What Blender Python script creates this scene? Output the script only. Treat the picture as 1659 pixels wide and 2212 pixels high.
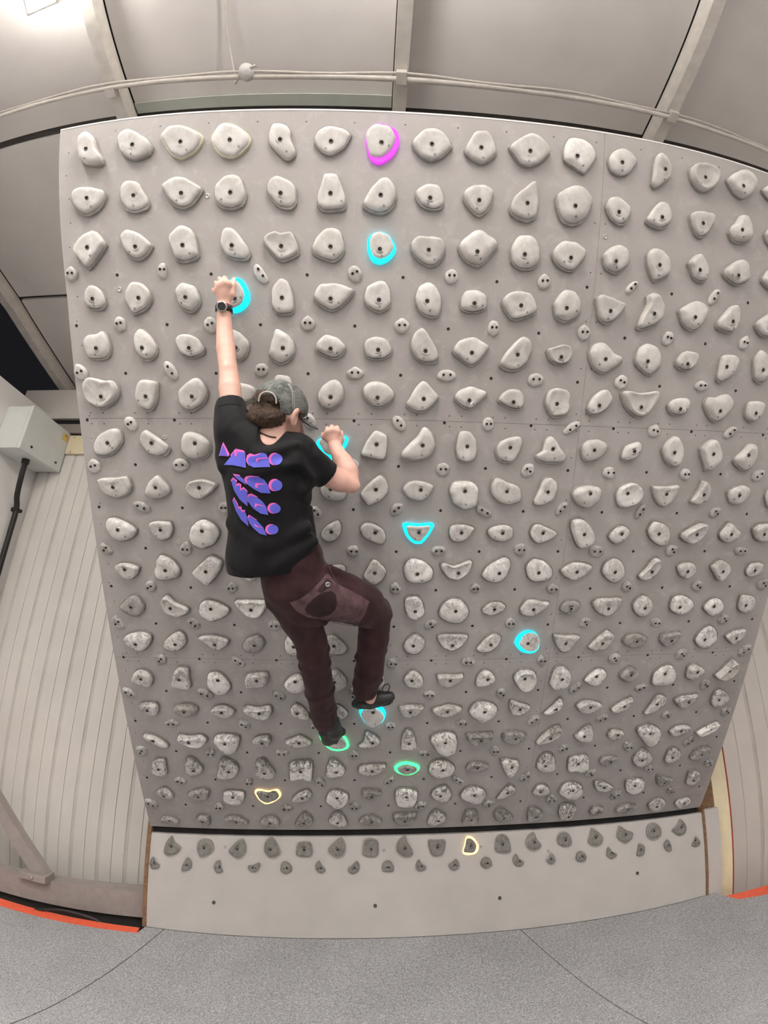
# Climber on an overhanging training board with lit holds, in an arched hall.
import bpy, bmesh, math, random
import numpy as np
from mathutils import Vector, Matrix, noise
from mathutils.bvhtree import BVHTree
from mathutils.geometry import delaunay_2d_cdt

sc = bpy.context.scene
COL = sc.collection
for o in list(bpy.data.objects):
    bpy.data.objects.remove(o)

# ------------------------------------------------------------------ camera
FLOOR = 0.59                       # hinge of the board above the mat
AL = 0.58239208                    # overhang of the board from the vertical
G = 0.2032                         # hold grid
CAM_B = np.array([1.39029578, 2.45880282, 1.83237079])   # camera in board coordinates (right, up, out)
CAM_W = (-0.23408762, -0.0368332, 0.01480991)
KT = (1.15567347, -0.36001697, 0.12450927)               # angle = k1 r + k3 r^3 + k5 r^5, r in 1000 px
SA, CA = math.sin(AL), math.cos(AL)
BM = np.array([[1, 0, 0], [0, -SA, -CA], [0, CA, -SA]])   # board -> world

def rodrigues(w):
    w = np.array(w); th = np.linalg.norm(w); k = w / th
    K = np.array([[0, -k[2], k[1]], [k[2], 0, -k[0]], [-k[1], k[0], 0]])
    return np.eye(3) + np.sin(th) * K + (1 - np.cos(th)) * K @ K
RB = rodrigues(CAM_W)
RW = BM @ RB
CAM = BM @ CAM_B + np.array([0, 0, FLOOR])
cd = bpy.data.cameras.new('camera')
cam = bpy.data.objects.new('camera', cd)
COL.objects.link(cam)
M = Matrix(RW.tolist()).to_4x4(); M.translation = Vector(CAM.tolist())
cam.matrix_world = M
cd.type = 'PANO'; cd.panorama_type = 'FISHEYE_LENS_POLYNOMIAL'
cd.sensor_fit = 'VERTICAL'; cd.sensor_width = 16.59; cd.sensor_height = 22.12
cd.fisheye_fov = 3.1
cd.fisheye_polynomial_k0 = 0.0
cd.fisheye_polynomial_k1 = -0.112147403
cd.fisheye_polynomial_k2 = -0.00227939439
cd.fisheye_polynomial_k3 = 0.000848336831
cd.fisheye_polynomial_k4 = -0.0000418455505
cd.clip_start = 0.05; cd.clip_end = 100
sc.camera = cam

# ------------------------------------------------------------------ light
w = bpy.data.worlds.new('night'); sc.world = w; w.use_nodes = True
w.node_tree.nodes['Background'].inputs[0].default_value = (0.010, 0.010, 0.012, 1)
w.node_tree.nodes['Background'].inputs[1].default_value = 1.0
sc.view_settings.view_transform = 'Standard'
sc.view_settings.look = 'None'
sc.view_settings.gamma = 1.0
sc.view_settings.use_curve_mapping = False
sc.view_settings.exposure = -0.04
sc.cycles.max_bounces = 5; sc.cycles.diffuse_bounces = 4; sc.cycles.glossy_bounces = 2; sc.cycles.transmission_bounces = 1
sc.cycles.use_adaptive_sampling = True; sc.cycles.adaptive_threshold = 0.04
sc.cycles.caustics_reflective = False; sc.cycles.caustics_refractive = False
# suspended ceiling battens shining down and up: x, y, length, power down (W)
LAMPS = [(-0.26, -3.28, 1.5, 64, 0.45), (1.40, -3.70, 1.5, 46, 3.5), (-0.26, -6.2, 1.5, 42, 0.9), (3.0, -5.2, 1.5, 54, 1.7), (5.2, -5.4, 1.5, 52, 0.25)]  # first shows at the upper left; the rest are unseen, added for fill
LAMP_Z = 4.36
LAMP_COL = (1.0, 0.968, 0.942)
for i, (lx, ly, ll, pw, pu) in enumerate(LAMPS):
    for up in (0, 1):
        ld = bpy.data.lights.new('batten_light', 'AREA'); ld.shape = 'RECTANGLE'
        ld.size = 0.16; ld.size_y = ll - 0.08; ld.energy = pw * (pu if up else 1.0); ld.color = LAMP_COL
        lo = bpy.data.objects.new('batten_light', ld); COL.objects.link(lo)
        lo.location = (lx, ly, LAMP_Z + (0.075 if up else -0.012))
        if up: lo.rotation_euler = (math.pi, 0, 0)

# ------------------------------------------------------------------ helpers
def Wb(x, y, h=0.0):
    v = BM @ np.array([x, y, h]); return Vector((v[0], v[1], v[2] + FLOOR))
def board_matrix(x, y, h=0.0):
    m = Matrix(BM.tolist()).to_4x4(); m.translation = Wb(x, y, h); return m
def kick_matrix(x, z, y=0.0):
    m = Matrix(((1, 0, 0), (0, 0, -1), (0, 1, 0))).to_4x4(); m.translation = Vector((x, y, z + FLOOR)); return m
def sight(px, py):
    """direction (board frame) of the ray through a point of the 1659x2212 frame"""
    d = np.array([px - 829.5, 1106.0 - py]); r = np.hypot(d[0], d[1]) / 1000.0
    th = KT[0] * r + KT[1] * r ** 3 + KT[2] * r ** 5
    return RB @ np.array([d[0] / r / 1000 * np.sin(th), d[1] / r / 1000 * np.sin(th), -np.cos(th)])
def pb(px, py, h):
    """point at height h over the board seen at (px,py): board frame"""
    v = sight(px, py); t = (h - CAM_B[2]) / v[2]
    return CAM_B + v * t
def mpp(px, py, h):
    a = pb(px - 4, py, h); b = pb(px + 4, py, h); c = pb(px, py - 4, h); d = pb(px, py + 4, h)
    p0 = pb(px, py, h); dist = np.linalg.norm(p0 - CAM_B)
    v1, v2 = sight(px - 4, py), sight(px + 4, py)
    return dist * np.arccos(np.clip(v1 @ v2, -1, 1)) / 8

def mesh_obj(name, verts, faces, mat=None, parent=None, matrix=None, smooth=False, mats=None, fmat=None):
    me = bpy.data.meshes.new(name)
    me.from_pydata([tuple(v) for v in verts], [], [tuple(f) for f in faces])
    me.update()
    if mats:
        for m in mats: me.materials.append(m)
        if fmat is not None: me.polygons.foreach_set('material_index', fmat)
    elif mat: me.materials.append(mat)
    if smooth: me.polygons.foreach_set('use_smooth', [True] * len(me.polygons))
    return link(name, me, parent, matrix)
def link(name, me, parent=None, matrix=None):
    o = bpy.data.objects.new(name, me); COL.objects.link(o)
    if parent is not None:
        o.parent = parent
        o.matrix_parent_inverse = Matrix.Identity(4)
        if matrix is not None: o.matrix_local = matrix
    elif matrix is not None: o.matrix_world = matrix
    return o
def empty(name, matrix=None):
    o = bpy.data.objects.new(name, None); COL.objects.link(o); o.empty_display_size = 0.1
    if matrix is not None: o.matrix_world = matrix
    return o
def tag(o, label=None, cat=None, group=None, kind=None):
    if label: o['label'] = label
    if cat: o['category'] = cat
    if group: o['group'] = group
    if kind: o['kind'] = kind
    return o

class MB:
    """collects boxes, prisms, tubes and lathes in one mesh"""
    def __init__(s): s.v = []; s.f = []; s.sm = []
    def add(s, v, f, smooth=False):
        n = len(s.v); s.v += [tuple(a) for a in v]; s.f += [tuple(i + n for i in q) for q in f]; s.sm += [smooth] * len(f); return s
    def box(s, lo, hi, bev=0.0):
        (a, b, c), (d, e, f) = lo, hi
        if bev <= 0:
            return s.add([(a, b, c), (d, b, c), (d, e, c), (a, e, c), (a, b, f), (d, b, f), (d, e, f), (a, e, f)],
                  [(0, 3, 2, 1), (4, 5, 6, 7), (0, 1, 5, 4), (1, 2, 6, 5), (2, 3, 7, 6), (3, 0, 4, 7)])
        bm = bmesh.new()
        r = bmesh.ops.create_cube(bm, size=1.0)
        bmesh.ops.transform(bm, matrix=Matrix.Translation(((a + d) / 2, (b + e) / 2, (c + f) / 2)) @ Matrix.Diagonal((d - a, e - b, f - c, 1)), verts=bm.verts)
        bmesh.ops.bevel(bm, geom=bm.edges[:], offset=bev, segments=2, profile=0.6, affect='EDGES')
        bm.verts.index_update()
        s.add([v.co[:] for v in bm.verts], [[v.index for v in f_.verts] for f_ in bm.faces]); bm.free(); return s
    def prism(s, poly, z0, z1):
        """poly in xy (ccw) between z0 and z1"""
        n = len(poly)
        v = [(x, y, z0) for x, y in poly] + [(x, y, z1) for x, y in poly]
        f = [tuple(range(n - 1, -1, -1)), tuple(range(n, 2 * n))] + [(i, (i + 1) % n, n + (i + 1) % n, n + i) for i in range(n)]
        return s.add(v, f)
    def tube(s, pts, r, seg=10, cap=True):
        pts = [Vector(p) for p in pts]; rs = r if isinstance(r, (list, tuple)) else [r] * len(pts)
        ring = []; prev = None
        for i, p in enumerate(pts):
            t = (pts[min(i + 1, len(pts) - 1)] - pts[max(i - 1, 0)]).normalized()
            u = t.orthogonal().normalized() if prev is None else (prev - t * prev.dot(t)).normalized()
            prev = u; q = t.cross(u)
            ring.append([p + (u * math.cos(2 * math.pi * k / seg) + q * math.sin(2 * math.pi * k / seg)) * rs[i] for k in range(seg)])
        v = [a for rg in ring for a in rg]
        f = [(i * seg + k, i * seg + (k + 1) % seg, (i + 1) * seg + (k + 1) % seg, (i + 1) * seg + k) for i in range(len(pts) - 1) for k in range(seg)]
        if cap: f += [tuple(range(seg - 1, -1, -1)), tuple(range((len(pts) - 1) * seg, len(pts) * seg))]
        return s.add(v, f, True)
    def lathe(s, prof, seg=16, m=None):
        v = []; f = []
        for r, z in prof:
            for k in range(seg):
                a = 2 * math.pi * k / seg; v.append(Vector((r * math.cos(a), r * math.sin(a), z)))
        for i in range(len(prof) - 1):
            for k in range(seg):
                f.append((i * seg + k, i * seg + (k + 1) % seg, (i + 1) * seg + (k + 1) % seg, (i + 1) * seg + k))
        if m is not None: v = [m @ a for a in v]
        return s.add(v, f, True)
    def build(s, name, mat, parent=None, matrix=None):
        o = mesh_obj(name, s.v, s.f, mat, parent, matrix)
        o.data.polygons.foreach_set('use_smooth', s.sm)
        return o

# ------------------------------------------------------------------ materials
def new_mat(name):
    m = bpy.data.materials.new(name); m.use_nodes = True
    return m, m.node_tree.nodes, m.node_tree.links, m.node_tree.nodes['Principled BSDF']
def ramp(nd, a, b, ca=(0, 0, 0, 1), cb=(1, 1, 1, 1)):
    r = nd.new('ShaderNodeValToRGB'); e = r.color_ramp.elements
    e[0].position = a; e[1].position = b; e[0].color = ca; e[1].color = cb; return r
def mixc(nd, lk, fac, a, b, mode='MIX'):
    m = nd.new('ShaderNodeMix'); m.data_type = 'RGBA'; m.blend_type = mode
    for sock, val in ((m.inputs[0], fac), (m.inputs[6], a), (m.inputs[7], b)):
        if hasattr(val, 'is_output') or hasattr(val, 'links'): lk.new(val, sock)
        else: sock.default_value = val
    return m.outputs[2]
def tex_noise(nd, lk, vec, scale, detail=3.0, rough=0.55, dist=0.0):
    n = nd.new('ShaderNodeTexNoise'); n.inputs['Scale'].default_value = scale; n.inputs['Detail'].default_value = detail
    n.inputs['Roughness'].default_value = rough; n.inputs['Distortion'].default_value = dist
    lk.new(vec, n.inputs['Vector']); return n.outputs['Fac']
def plain(name, col, rough=0.6, metal=0.0, nscale=30.0, namp=0.10, bump=0.0, bscale=400.0, spec=0.4, sheen=0.0):
    """one colour with a little grain"""
    m, nd, lk, b = new_mat(name)
    tc = nd.new('ShaderNodeTexCoord')
    c = (*col, 1)
    d = tuple(max(0, x * (1 - namp)) for x in col) + (1,); e = tuple(min(1, x * (1 + namp)) for x in col) + (1,)
    f = tex_noise(nd, lk, tc.outputs['Object'], nscale, 4)
    r = ramp(nd, 0.3, 0.7, d, e); lk.new(f, r.inputs[0]); lk.new(r.outputs[0], b.inputs['Base Color'])
    b.inputs['Roughness'].default_value = rough; b.inputs['Metallic'].default_value = metal
    b.inputs['Specular IOR Level'].default_value = spec
    if sheen: b.inputs['Sheen Weight'].default_value = sheen
    if bump:
        g = tex_noise(nd, lk, tc.outputs['Object'], bscale, 2)
        bp = nd.new('ShaderNodeBump'); bp.inputs['Strength'].default_value = bump; bp.inputs['Distance'].default_value = 0.002
        lk.new(g, bp.inputs['Height']); lk.new(bp.outputs[0], b.inputs['Normal'])
    return m
def glow(name, col, strength):
    m, nd, lk, b = new_mat(name)
    b.inputs['Base Color'].default_value = (*col, 1); b.inputs['Roughness'].default_value = 0.4
    b.inputs['Emission Color'].default_value = (*col, 1); b.inputs['Emission Strength'].default_value = strength
    return m

def hold_material(name, rim=False):
    m, nd, lk, b = new_mat(name)
    tc = nd.new('ShaderNodeTexCoord'); oi = nd.new('ShaderNodeObjectInfo')
    sc_ = nd.new('ShaderNodeVectorMath'); sc_.operation = 'SCALE'; sc_.inputs[0].default_value = (37.0, 19.0, 53.0)
    lk.new(oi.outputs['Random'], sc_.inputs['Scale'])
    ad = nd.new('ShaderNodeVectorMath'); ad.operation = 'ADD'
    lk.new(tc.outputs['Object'], ad.inputs[0]); lk.new(sc_.outputs[0], ad.inputs[1])
    v = ad.outputs[0]
    base = oi.outputs['Color']
    # chalk bloom, greyer worn skin
    n1 = tex_noise(nd, lk, v, 16, 3, 0.62, 0.6)
    r1 = ramp(nd, 0.38, 0.68); lk.new(n1, r1.inputs[0])
    worn = mixc(nd, lk, 1.0, base, (0.80, 0.785, 0.765, 1), 'MULTIPLY')
    c1 = mixc(nd, lk, r1.outputs[0], worn, base)
    # rubber and dirt smears: strength in the alpha of the object colour
    mp = nd.new('ShaderNodeMapping'); mp.inputs['Scale'].default_value = (20, 14, 20); lk.new(v, mp.inputs[0])
    n2 = tex_noise(nd, lk, mp.outputs[0], 2.2, 4, 0.68, 1.2)
    sx = nd.new('ShaderNodeSeparateXYZ'); lk.new(tc.outputs['Object'], sx.inputs[0])   # shoes and hands rub the upper flank most
    my = nd.new('ShaderNodeMath'); my.operation = 'MULTIPLY_ADD'; my.inputs[1].default_value = 1.9; lk.new(sx.outputs[1], my.inputs[0]); lk.new(n2, my.inputs[2])
    r2 = ramp(nd, 0.49, 0.66); lk.new(my.outputs[0], r2.inputs[0])
    mu = nd.new('ShaderNodeMath'); mu.operation = 'MULTIPLY'; lk.new(r2.outputs[0], mu.inputs[0]); lk.new(oi.outputs['Alpha'], mu.inputs[1])
    c2 = mixc(nd, lk, mu.outputs[0], c1, (0.115, 0.108, 0.10, 1))
    lk.new(c2, b.inputs['Base Color'])
    b.inputs['Roughness'].default_value = 0.62; b.inputs['Specular IOR Level'].default_value = 0.32
    n4 = tex_noise(nd, lk, v, 60, 3)
    bp = nd.new('ShaderNodeBump'); bp.inputs['Strength'].default_value = 0.22; bp.inputs['Distance'].default_value = 0.003
    lk.new(n4, bp.inputs['Height']); lk.new(bp.outputs[0], b.inputs['Normal'])
    return m
M_HOLD = hold_material('cast_resin_grip')
M_RIM = plain('frosted_rim', (0.285, 0.268, 0.248), 0.5, nscale=60, namp=0.15, bump=0.1)
M_RIM_D = plain('grimy_rim', (0.185, 0.172, 0.158), 0.6, nscale=60, namp=0.3, bump=0.1)
M_RIM_Y = plain('yellowed_rim', (0.60, 0.575, 0.43), 0.5, nscale=60, namp=0.12)
M_CYAN = glow('lit_rim_cyan', (0.0, 0.78, 1.0), 2.3)
M_MAGENTA = glow('lit_rim_magenta', (0.80, 0.035, 1.0), 1.25)
M_GREEN = glow('lit_rim_green', (0.05, 1.0, 0.25), 2.2)
M_AMBER = glow('lit_rim_amber', (1.0, 0.66, 0.28), 1.7)
M_BOLT = plain('black_bolt', (0.028, 0.025, 0.022), 0.45, 0.6, 200, 0.2)
M_WASH = plain('bolt_washer', (0.42, 0.40, 0.37), 0.4, 0.5, 200, 0.15)
M_SCREW = plain('dull_screw', (0.10, 0.095, 0.09), 0.5, 0.6, 200, 0.2)

def board_material():
    m, nd, lk, b = new_mat('grey_painted_board')
    tc = nd.new('ShaderNodeTexCoord'); v = tc.outputs['Object']
    n1 = tex_noise(nd, lk, v, 1.3, 3, 0.6); n2 = tex_noise(nd, lk, v, 14, 4, 0.7, 0.4); n3 = tex_noise(nd, lk, v, 420, 2)
    r1 = ramp(nd, 0.3, 0.72, (0.335, 0.312, 0.296, 1), (0.392, 0.368, 0.350, 1)); lk.new(n1, r1.inputs[0])
    r2 = ramp(nd, 0.52, 0.78); lk.new(n2, r2.inputs[0])
    c = mixc(nd, lk, r2.outputs[0], r1.outputs[0], (0.43, 0.41, 0.395, 1))
    r3 = ramp(nd, 0.25, 0.75, (0.90, 0.90, 0.90, 1), (1, 1, 1, 1)); lk.new(n3, r3.inputs[0])
    c = mixc(nd, lk, 1.0, c, r3.outputs[0], 'MULTIPLY')
    # faint upright scuffs
    mp = nd.new('ShaderNodeMapping'); mp.inputs['Scale'].default_value = (60, 5, 5); lk.new(v, mp.inputs[0])
    n4 = tex_noise(nd, lk, mp.outputs[0], 1.0, 5, 0.7, 0.3); r4 = ramp(nd, 0.62, 0.80); lk.new(n4, r4.inputs[0])
    mu = nd.new('ShaderNodeMath'); mu.operation = 'MULTIPLY'; mu.inputs[1].default_value = 0.35; lk.new(r4.outputs[0], mu.inputs[0])
    c = mixc(nd, lk, mu.outputs[0], c, (0.50, 0.485, 0.47, 1))
    lk.new(c, b.inputs['Base Color']); b.inputs['Roughness'].default_value = 0.48; b.inputs['Specular IOR Level'].default_value = 0.42
    return m
M_BOARD = board_material()
M_KICK = plain('pale_kickboard', (0.48, 0.458, 0.436), 0.55, nscale=5, namp=0.05, bump=0.08, bscale=350)
M_EDGE = plain('white_board_edge', (0.78, 0.76, 0.74), 0.5)
M_PLY = plain('bare_plywood', (0.20, 0.115, 0.062), 0.7, nscale=90, namp=0.35)
M_CREAM = plain('cream_painted_wood', (0.74, 0.66, 0.45), 0.55, nscale=12, namp=0.06)
M_BLACK = plain('black_gap_shade', (0.012, 0.011, 0.011), 0.9)  # flat black standing in for the darkness of open gaps
M_DARK = plain('dark_void', (0.03, 0.028, 0.026), 0.9)
M_WALL = plain('white_cladding', (0.70, 0.67, 0.625), 0.5, nscale=3, namp=0.05)
M_BAND = plain('cladding_groove_shade', (0.58, 0.555, 0.51), 0.55, nscale=6, namp=0.08)  # grooves painted darker than the cladding to carry their shade
M_SIDE = plain('white_side_wall', (0.86, 0.84, 0.82), 0.5, nscale=2, namp=0.04)
M_ROOF = plain('roof_lining', (0.68, 0.645, 0.615), 0.65, nscale=2.2, namp=0.06, bump=0.05, bscale=90)
M_PURLIN = plain('cream_steel_purlin', (0.70, 0.66, 0.60), 0.5, nscale=14, namp=0.10)
M_JOINT = plain('dark_joint', (0.085, 0.075, 0.068), 0.8)
M_FLASH = plain('pale_green_flashing', (0.46, 0.49, 0.43), 0.5, nscale=8, namp=0.05)
M_SILL = plain('grey_steel_sill', (0.30, 0.265, 0.25), 0.55, nscale=20, namp=0.08)
M_ORANGE = plain('orange_vinyl', (0.86, 0.135, 0.065), 0.5, nscale=30, namp=0.08)
M_BOX = plain('pale_grey_enclosure', (0.70, 0.72, 0.70), 0.45, nscale=8, namp=0.03)
M_CABLE = plain('black_cable', (0.02, 0.018, 0.017), 0.5)
M_WIRE = plain('cream_wire', (0.62, 0.58, 0.52), 0.5)
M_YELLOW = plain('yellow_sticker', (0.80, 0.50, 0.04), 0.5)
M_LAMP = glow('lamp_diffuser', (1.0, 0.965, 0.91), 6.0)
M_LAMP.cycles.emission_sampling = 'NONE'
M_WHITE = plain('white_enamel', (0.72, 0.71, 0.69), 0.45)

def carpet_material():
    m, nd, lk, b = new_mat('grey_mat_carpet')
    tc = nd.new('ShaderNodeTexCoord'); v = tc.outputs['Object']
    n1 = tex_noise(nd, lk, v, 120, 4, 0.75, 0.4); n2 = tex_noise(nd, lk, v, 55, 4, 0.7, 0.8); n3 = tex_noise(nd, lk, v, 2.2, 4, 0.6)
    r1 = ramp(nd, 0.33, 0.68, (0.17, 0.172, 0.182, 1), (0.62, 0.615, 0.625, 1)); lk.new(n1, r1.inputs[0])
    r2 = ramp(nd, 0.35, 0.65, (0.80, 0.80, 0.81, 1), (1.14, 1.14, 1.14, 1)); lk.new(n2, r2.inputs[0])
    r3 = ramp(nd, 0.3, 0.7, (0.90, 0.90, 0.90, 1), (1.06, 1.06, 1.05, 1)); lk.new(n3, r3.inputs[0])
    c = mixc(nd, lk, 1.0, r1.outputs[0], r2.outputs[0], 'MULTIPLY'); c = mixc(nd, lk, 1.0, c, r3.outputs[0], 'MULTIPLY')
    lk.new(c, b.inputs['Base Color']); b.inputs['Roughness'].default_value = 0.95; b.inputs['Specular IOR Level'].default_value = 0.1
    bp = nd.new('ShaderNodeBump'); bp.inputs['Strength'].default_value = 0.6; bp.inputs['Distance'].default_value = 0.004
    lk.new(n1, bp.inputs['Height']); lk.new(bp.outputs[0], b.inputs['Normal'])
    return m
M_CARPET = carpet_material()
# ------------------------------------------------------------------ the hall
XL, YB, XR, YF = -1.75, 0.45, 6.5, -8.5
fl = MB().box((XL - 0.4, YF, -0.60), (XR, YB + 0.2, -0.52)).build('floor', M_DARK)
tag(fl, 'grey carpeted landing mat floor in three sheets with fine seams', 'floor', kind='structure')
def seam_l(y): return 0.112 + 0.1668 * (y + 0.392)
def seam_r(y): return 2.362 - 0.231 * (y + 0.15)
g = 0.0035
MATS = [[(XL, YF), (seam_l(YF) - g, YF), (seam_l(-0.003) - g, -0.003), (0.055, -0.003), (0.04, -0.085), (XL, -0.30)],
        [(seam_l(YF) + g, YF), (seam_r(YF) - g, YF), (seam_r(-0.003) - g, -0.003), (seam_l(-0.003) + g, -0.003)],
        [(seam_r(YF) + g, YF), (XR, YF), (XR, -0.90), (3.96, -0.262), (3.765, -0.18), (3.71, -0.003), (seam_r(-0.003) + g, -0.003)]]
for poly in MATS:
    n = len(poly); mb = MB()
    ins = 0.004; cx = sum(p[0] for p in poly) / n; cy = sum(p[1] for p in poly) / n
    top = [(x + (cx - x) * 0.0, y) for x, y in poly]
    mb.prism(poly, -0.519, 0.0)
    mb.build('mat_sheet', M_CARPET, fl)
STRIP = [([(XL, -0.299), (0.039, -0.086), (0.024, -0.02), (XL, -0.152)]),
         ([(3.766, -0.181), (3.961, -0.263), (XR, -0.901), (XR, -0.72), (4.07, -0.141), (3.715, -0.08)])]
for poly in STRIP:
    MB().prism(poly, -0.51, -0.001).build('orange_edge_strip', M_ORANGE, fl)

# back wall: sheet cladding with thin seams and a broad groove in every sheet
wb = MB().box((XL - 0.1, YB + 0.012, -0.52), (XR, YB + 0.10, 3.78)).build('wall_back', M_BAND)
tag(wb, 'white ribbed metal cladding wall behind the climbing board', 'wall', kind='structure')
def clad(x0, x1, groove, z0=-0.51, z1=3.76):
    a = groove / 2; c = (x0 + x1) / 2; d = 0.007; e = 0.005
    prof = [(x0 + 0.0016, YB + 0.011), (x0 + 0.0016, YB + 0.001), (x0 + 0.003, YB), (c - a, YB), (c - a + e, YB + d), (c + a - e, YB + d), (c + a, YB), (x1 - 0.003, YB), (x1 - 0.0016, YB + 0.001), (x1 - 0.0016, YB + 0.011)]
    v = [(x, y, z0) for x, y in prof] + [(x, y, z1) for x, y in prof]; n = len(prof)
    f = [(i, i + 1, n + i + 1, n + i) for i in range(n - 1)]
    fm = [1 if i in (3, 4, 5) else 0 for i in range(n - 1)]
    return mesh_obj('wall_panel', v, f, parent=wb, mats=[M_WALL, M_BAND], fmat=fm)
x = -1.722
while x < 0.2:
    clad(x, x + 0.215, 0.030); x += 0.215
x = 3.385
while x < XR - 0.1:
    clad(x, min(x + 0.34, XR), 0.040); x += 0.34
wl = MB().box((XL - 0.1, YF, -0.52), (XL, YB + 0.012, 3.795)).build('wall_left', M_SIDE)
tag(wl, 'smooth white side wall carrying the grey electrical box', 'wall', kind='structure')
wr = MB().box((XR, YF, -0.52), (XR + 0.1, YB + 0.1, 4.9)).build('wall_right', M_SIDE)
tag(wr, 'white side wall at the far right of the hall', 'wall', kind='structure')
wf = MB().box((XL - 0.1, YF - 0.1, -0.52), (XR + 0.1, YF, 4.9)).build('wall_front', M_SIDE)
tag(wf, 'white wall of the hall behind the camera', 'wall', kind='structure')

# roof: bays of lining panels between cream purlins, bending down towards the eaves
def roof_z(y):
    if y <= -1.585: return 4.736
    if y <= -0.35: return 4.736 - (y + 1.585) * 0.158
    return 4.736 - 1.235 * 0.158 - (y + 0.35) * 0.287
ys = [YF, -1.585, -0.35, 0.62]
v = []; f = []
for y in ys:
    for xx in (XL - 0.08, XR):
        v += [(xx, y, roof_z(y) + 0.03), (xx, y, roof_z(y) + 0.07)]
for i in range(3):
    a = i * 4
    f += [(a, a + 4, a + 6, a + 2), (a + 1, a + 3, a + 7, a + 5), (a, a + 1, a + 5, a + 4), (a + 2, a + 6, a + 7, a + 3)]
ce = mesh_obj('ceiling', v, f, M_JOINT)
tag(ce, 'grey panelled roof lining between cream purlins', 'ceiling', kind='structure')
PUR = [-1.7825, -0.1275, 1.5375, 3.1775, 4.8275, 6.46]
for i in range(5):
    x0, x1 = PUR[i] + 0.0375, PUR[i + 1] - 0.0375
    for y0, y1 in ((YF, -1.612), (-1.556, -0.368), (-0.332, 0.62)):
        # roof panel follows the slope
        n = 2
        pts = [(y0, roof_z(y0)), (y1, roof_z(y1))]
        vv = []
        for (yy, zz) in pts:
            for xx in (x0 + 0.004, x1 - 0.004):
                vv += [(xx, yy, zz), (xx, yy, zz + 0.028)]
        mesh_obj('roof_panel', vv, [(0, 4, 6, 2), (1, 3, 7, 5), (0, 1, 5, 4), (2, 6, 7, 3), (0, 2, 3, 1), (4, 5, 7, 6)], M_ROOF, ce)
for px_ in PUR:
    prof = [(px_ - 0.0375, 0), (px_ + 0.0375, 0), (px_ + 0.0375, 0.10), (px_ + 0.030, 0.146), (px_ - 0.030, 0.146), (px_ - 0.0375, 0.10)]
    vv = []; ff = []
    for y in ys:
        for (xx, dz) in prof: vv.append((xx, y, roof_z(y) - 0.146 + dz))
    for i in range(3):
        for k in range(6):
            ff.append((i * 6 + k, i * 6 + (k + 1) % 6, i * 6 + 6 + (k + 1) % 6, i * 6 + 6 + k))
    ff += [(5, 4, 3, 2, 1, 0), (18, 19, 20, 21, 22, 23)]
    mesh_obj('purlin', vv, ff, M_PURLIN, ce)
# pale flashing strip next to the first joint in the bay over the board
MB().box((PUR[1] + 0.042, -1.677, 4.722), (PUR[2] - 0.042, -1.613, 4.733)).build('flashing_strip', M_FLASH, ce)
# eaves
ev = MB().box((XL - 0.35, 0.40, 3.765), (XR, 0.52, 4.10)).build('trim_1', M_WALL)
tag(ev, 'cream eaves beam along the top of the back wall', 'beam', kind='structure')
ev2 = MB().box((XL + 0.02, 0.40, 3.605), (0.2, 0.449, 3.70)).build('trim_2', M_SILL)
tag(ev2, 'grey steel rail in the dark slot under the eaves beam', 'rail', kind='structure')
MB().box((XL + 0.005, 0.43, 3.595), (0.2, 0.449, 3.764)).build('slot_backing', M_BLACK, ev2)

# ceiling pipe run with its cable, junction box and hanging wire
pr = empty('ceiling_conduit', Matrix.Translation((PUR[2], -1.82, 4.565)))
I4 = Matrix.Translation((-PUR[2], 1.82, -4.565))
pts = [(xx, -1.835 + 0.012 * math.sin(xx * 1.3) + 0.02 * (xx - 1.4) * 0.6, 4.568 - 0.012 * abs(math.sin((xx - 1.5375) * math.pi / 1.65))) for xx in np.linspace(-3.2, 6.4, 60)]
MB().tube(pts, 0.0145, 10).build('pipe', M_PURLIN, pr, I4)
pts = [(a[0], a[1] - 0.022 + 0.006 * math.sin(a[0] * 7), a[2] + 0.004 + 0.004 * math.sin(a[0] * 5.0)) for a in pts]
MB().tube(pts, 0.0075, 8).build('clipped_cable', M_WIRE, pr, I4)
for xx in PUR[:5]:
    MB().box((xx - 0.03, -1.865, 4.548), (xx + 0.03, -1.80, 4.589), 0.004).build('pipe_clip', M_PURLIN, pr, I4)
tag(pr, 'cream conduit pipe with cable running across under the purlins', 'pipe')
jb = empty('junction_box', Matrix.Translation((0.688, -1.855, 4.56)))
MB().lathe([(0.0, -0.040), (0.020, -0.037), (0.036, -0.027), (0.044, -0.010), (0.045, 0.018), (0.040, 0.03), (0.0, 0.03)], 20).build('cap', M_WHITE, jb)
MB().tube([(0.03, -0.03, -0.02), (0.05, -0.035, 0.0), (0.052, -0.02, 0.02)], 0.006, 8).build('cable_gland', M_WIRE, jb)
tag(jb, 'round white junction box on the ceiling conduit', 'junction box')
wpts = [(0.65, -1.85, 4.545), (0.612, -1.80, 4.56), (0.598, -1.82, 4.64), (0.585, -1.90, 4.69), (0.578, -2.05, 4.715), (0.592, -2.24, 4.722), (0.60, -2.6, 4.726), (0.62, -3.4, 4.728)]
def smooth_path(p, n=8):
    p = [Vector(a) for a in p]; out = []
    for i in range(len(p) - 1):
        a, b, c, d = p[max(i - 1, 0)], p[i], p[i + 1], p[min(i + 2, len(p) - 1)]
        for k in range(n):
            t = k / n
            out.append(0.5 * ((2 * b) + (c - a) * t + (2 * a - 5 * b + 4 * c - d) * t * t + (3 * b - a - 3 * c + d) * t ** 3))
    out.append(p[-1]); return out
hw = MB().tube(smooth_path(wpts), 0.0048, 8).build('hanging_wire', M_WIRE)
tag(hw, 'thin cream wire running up the ceiling from the junction box', 'wire')

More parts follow.
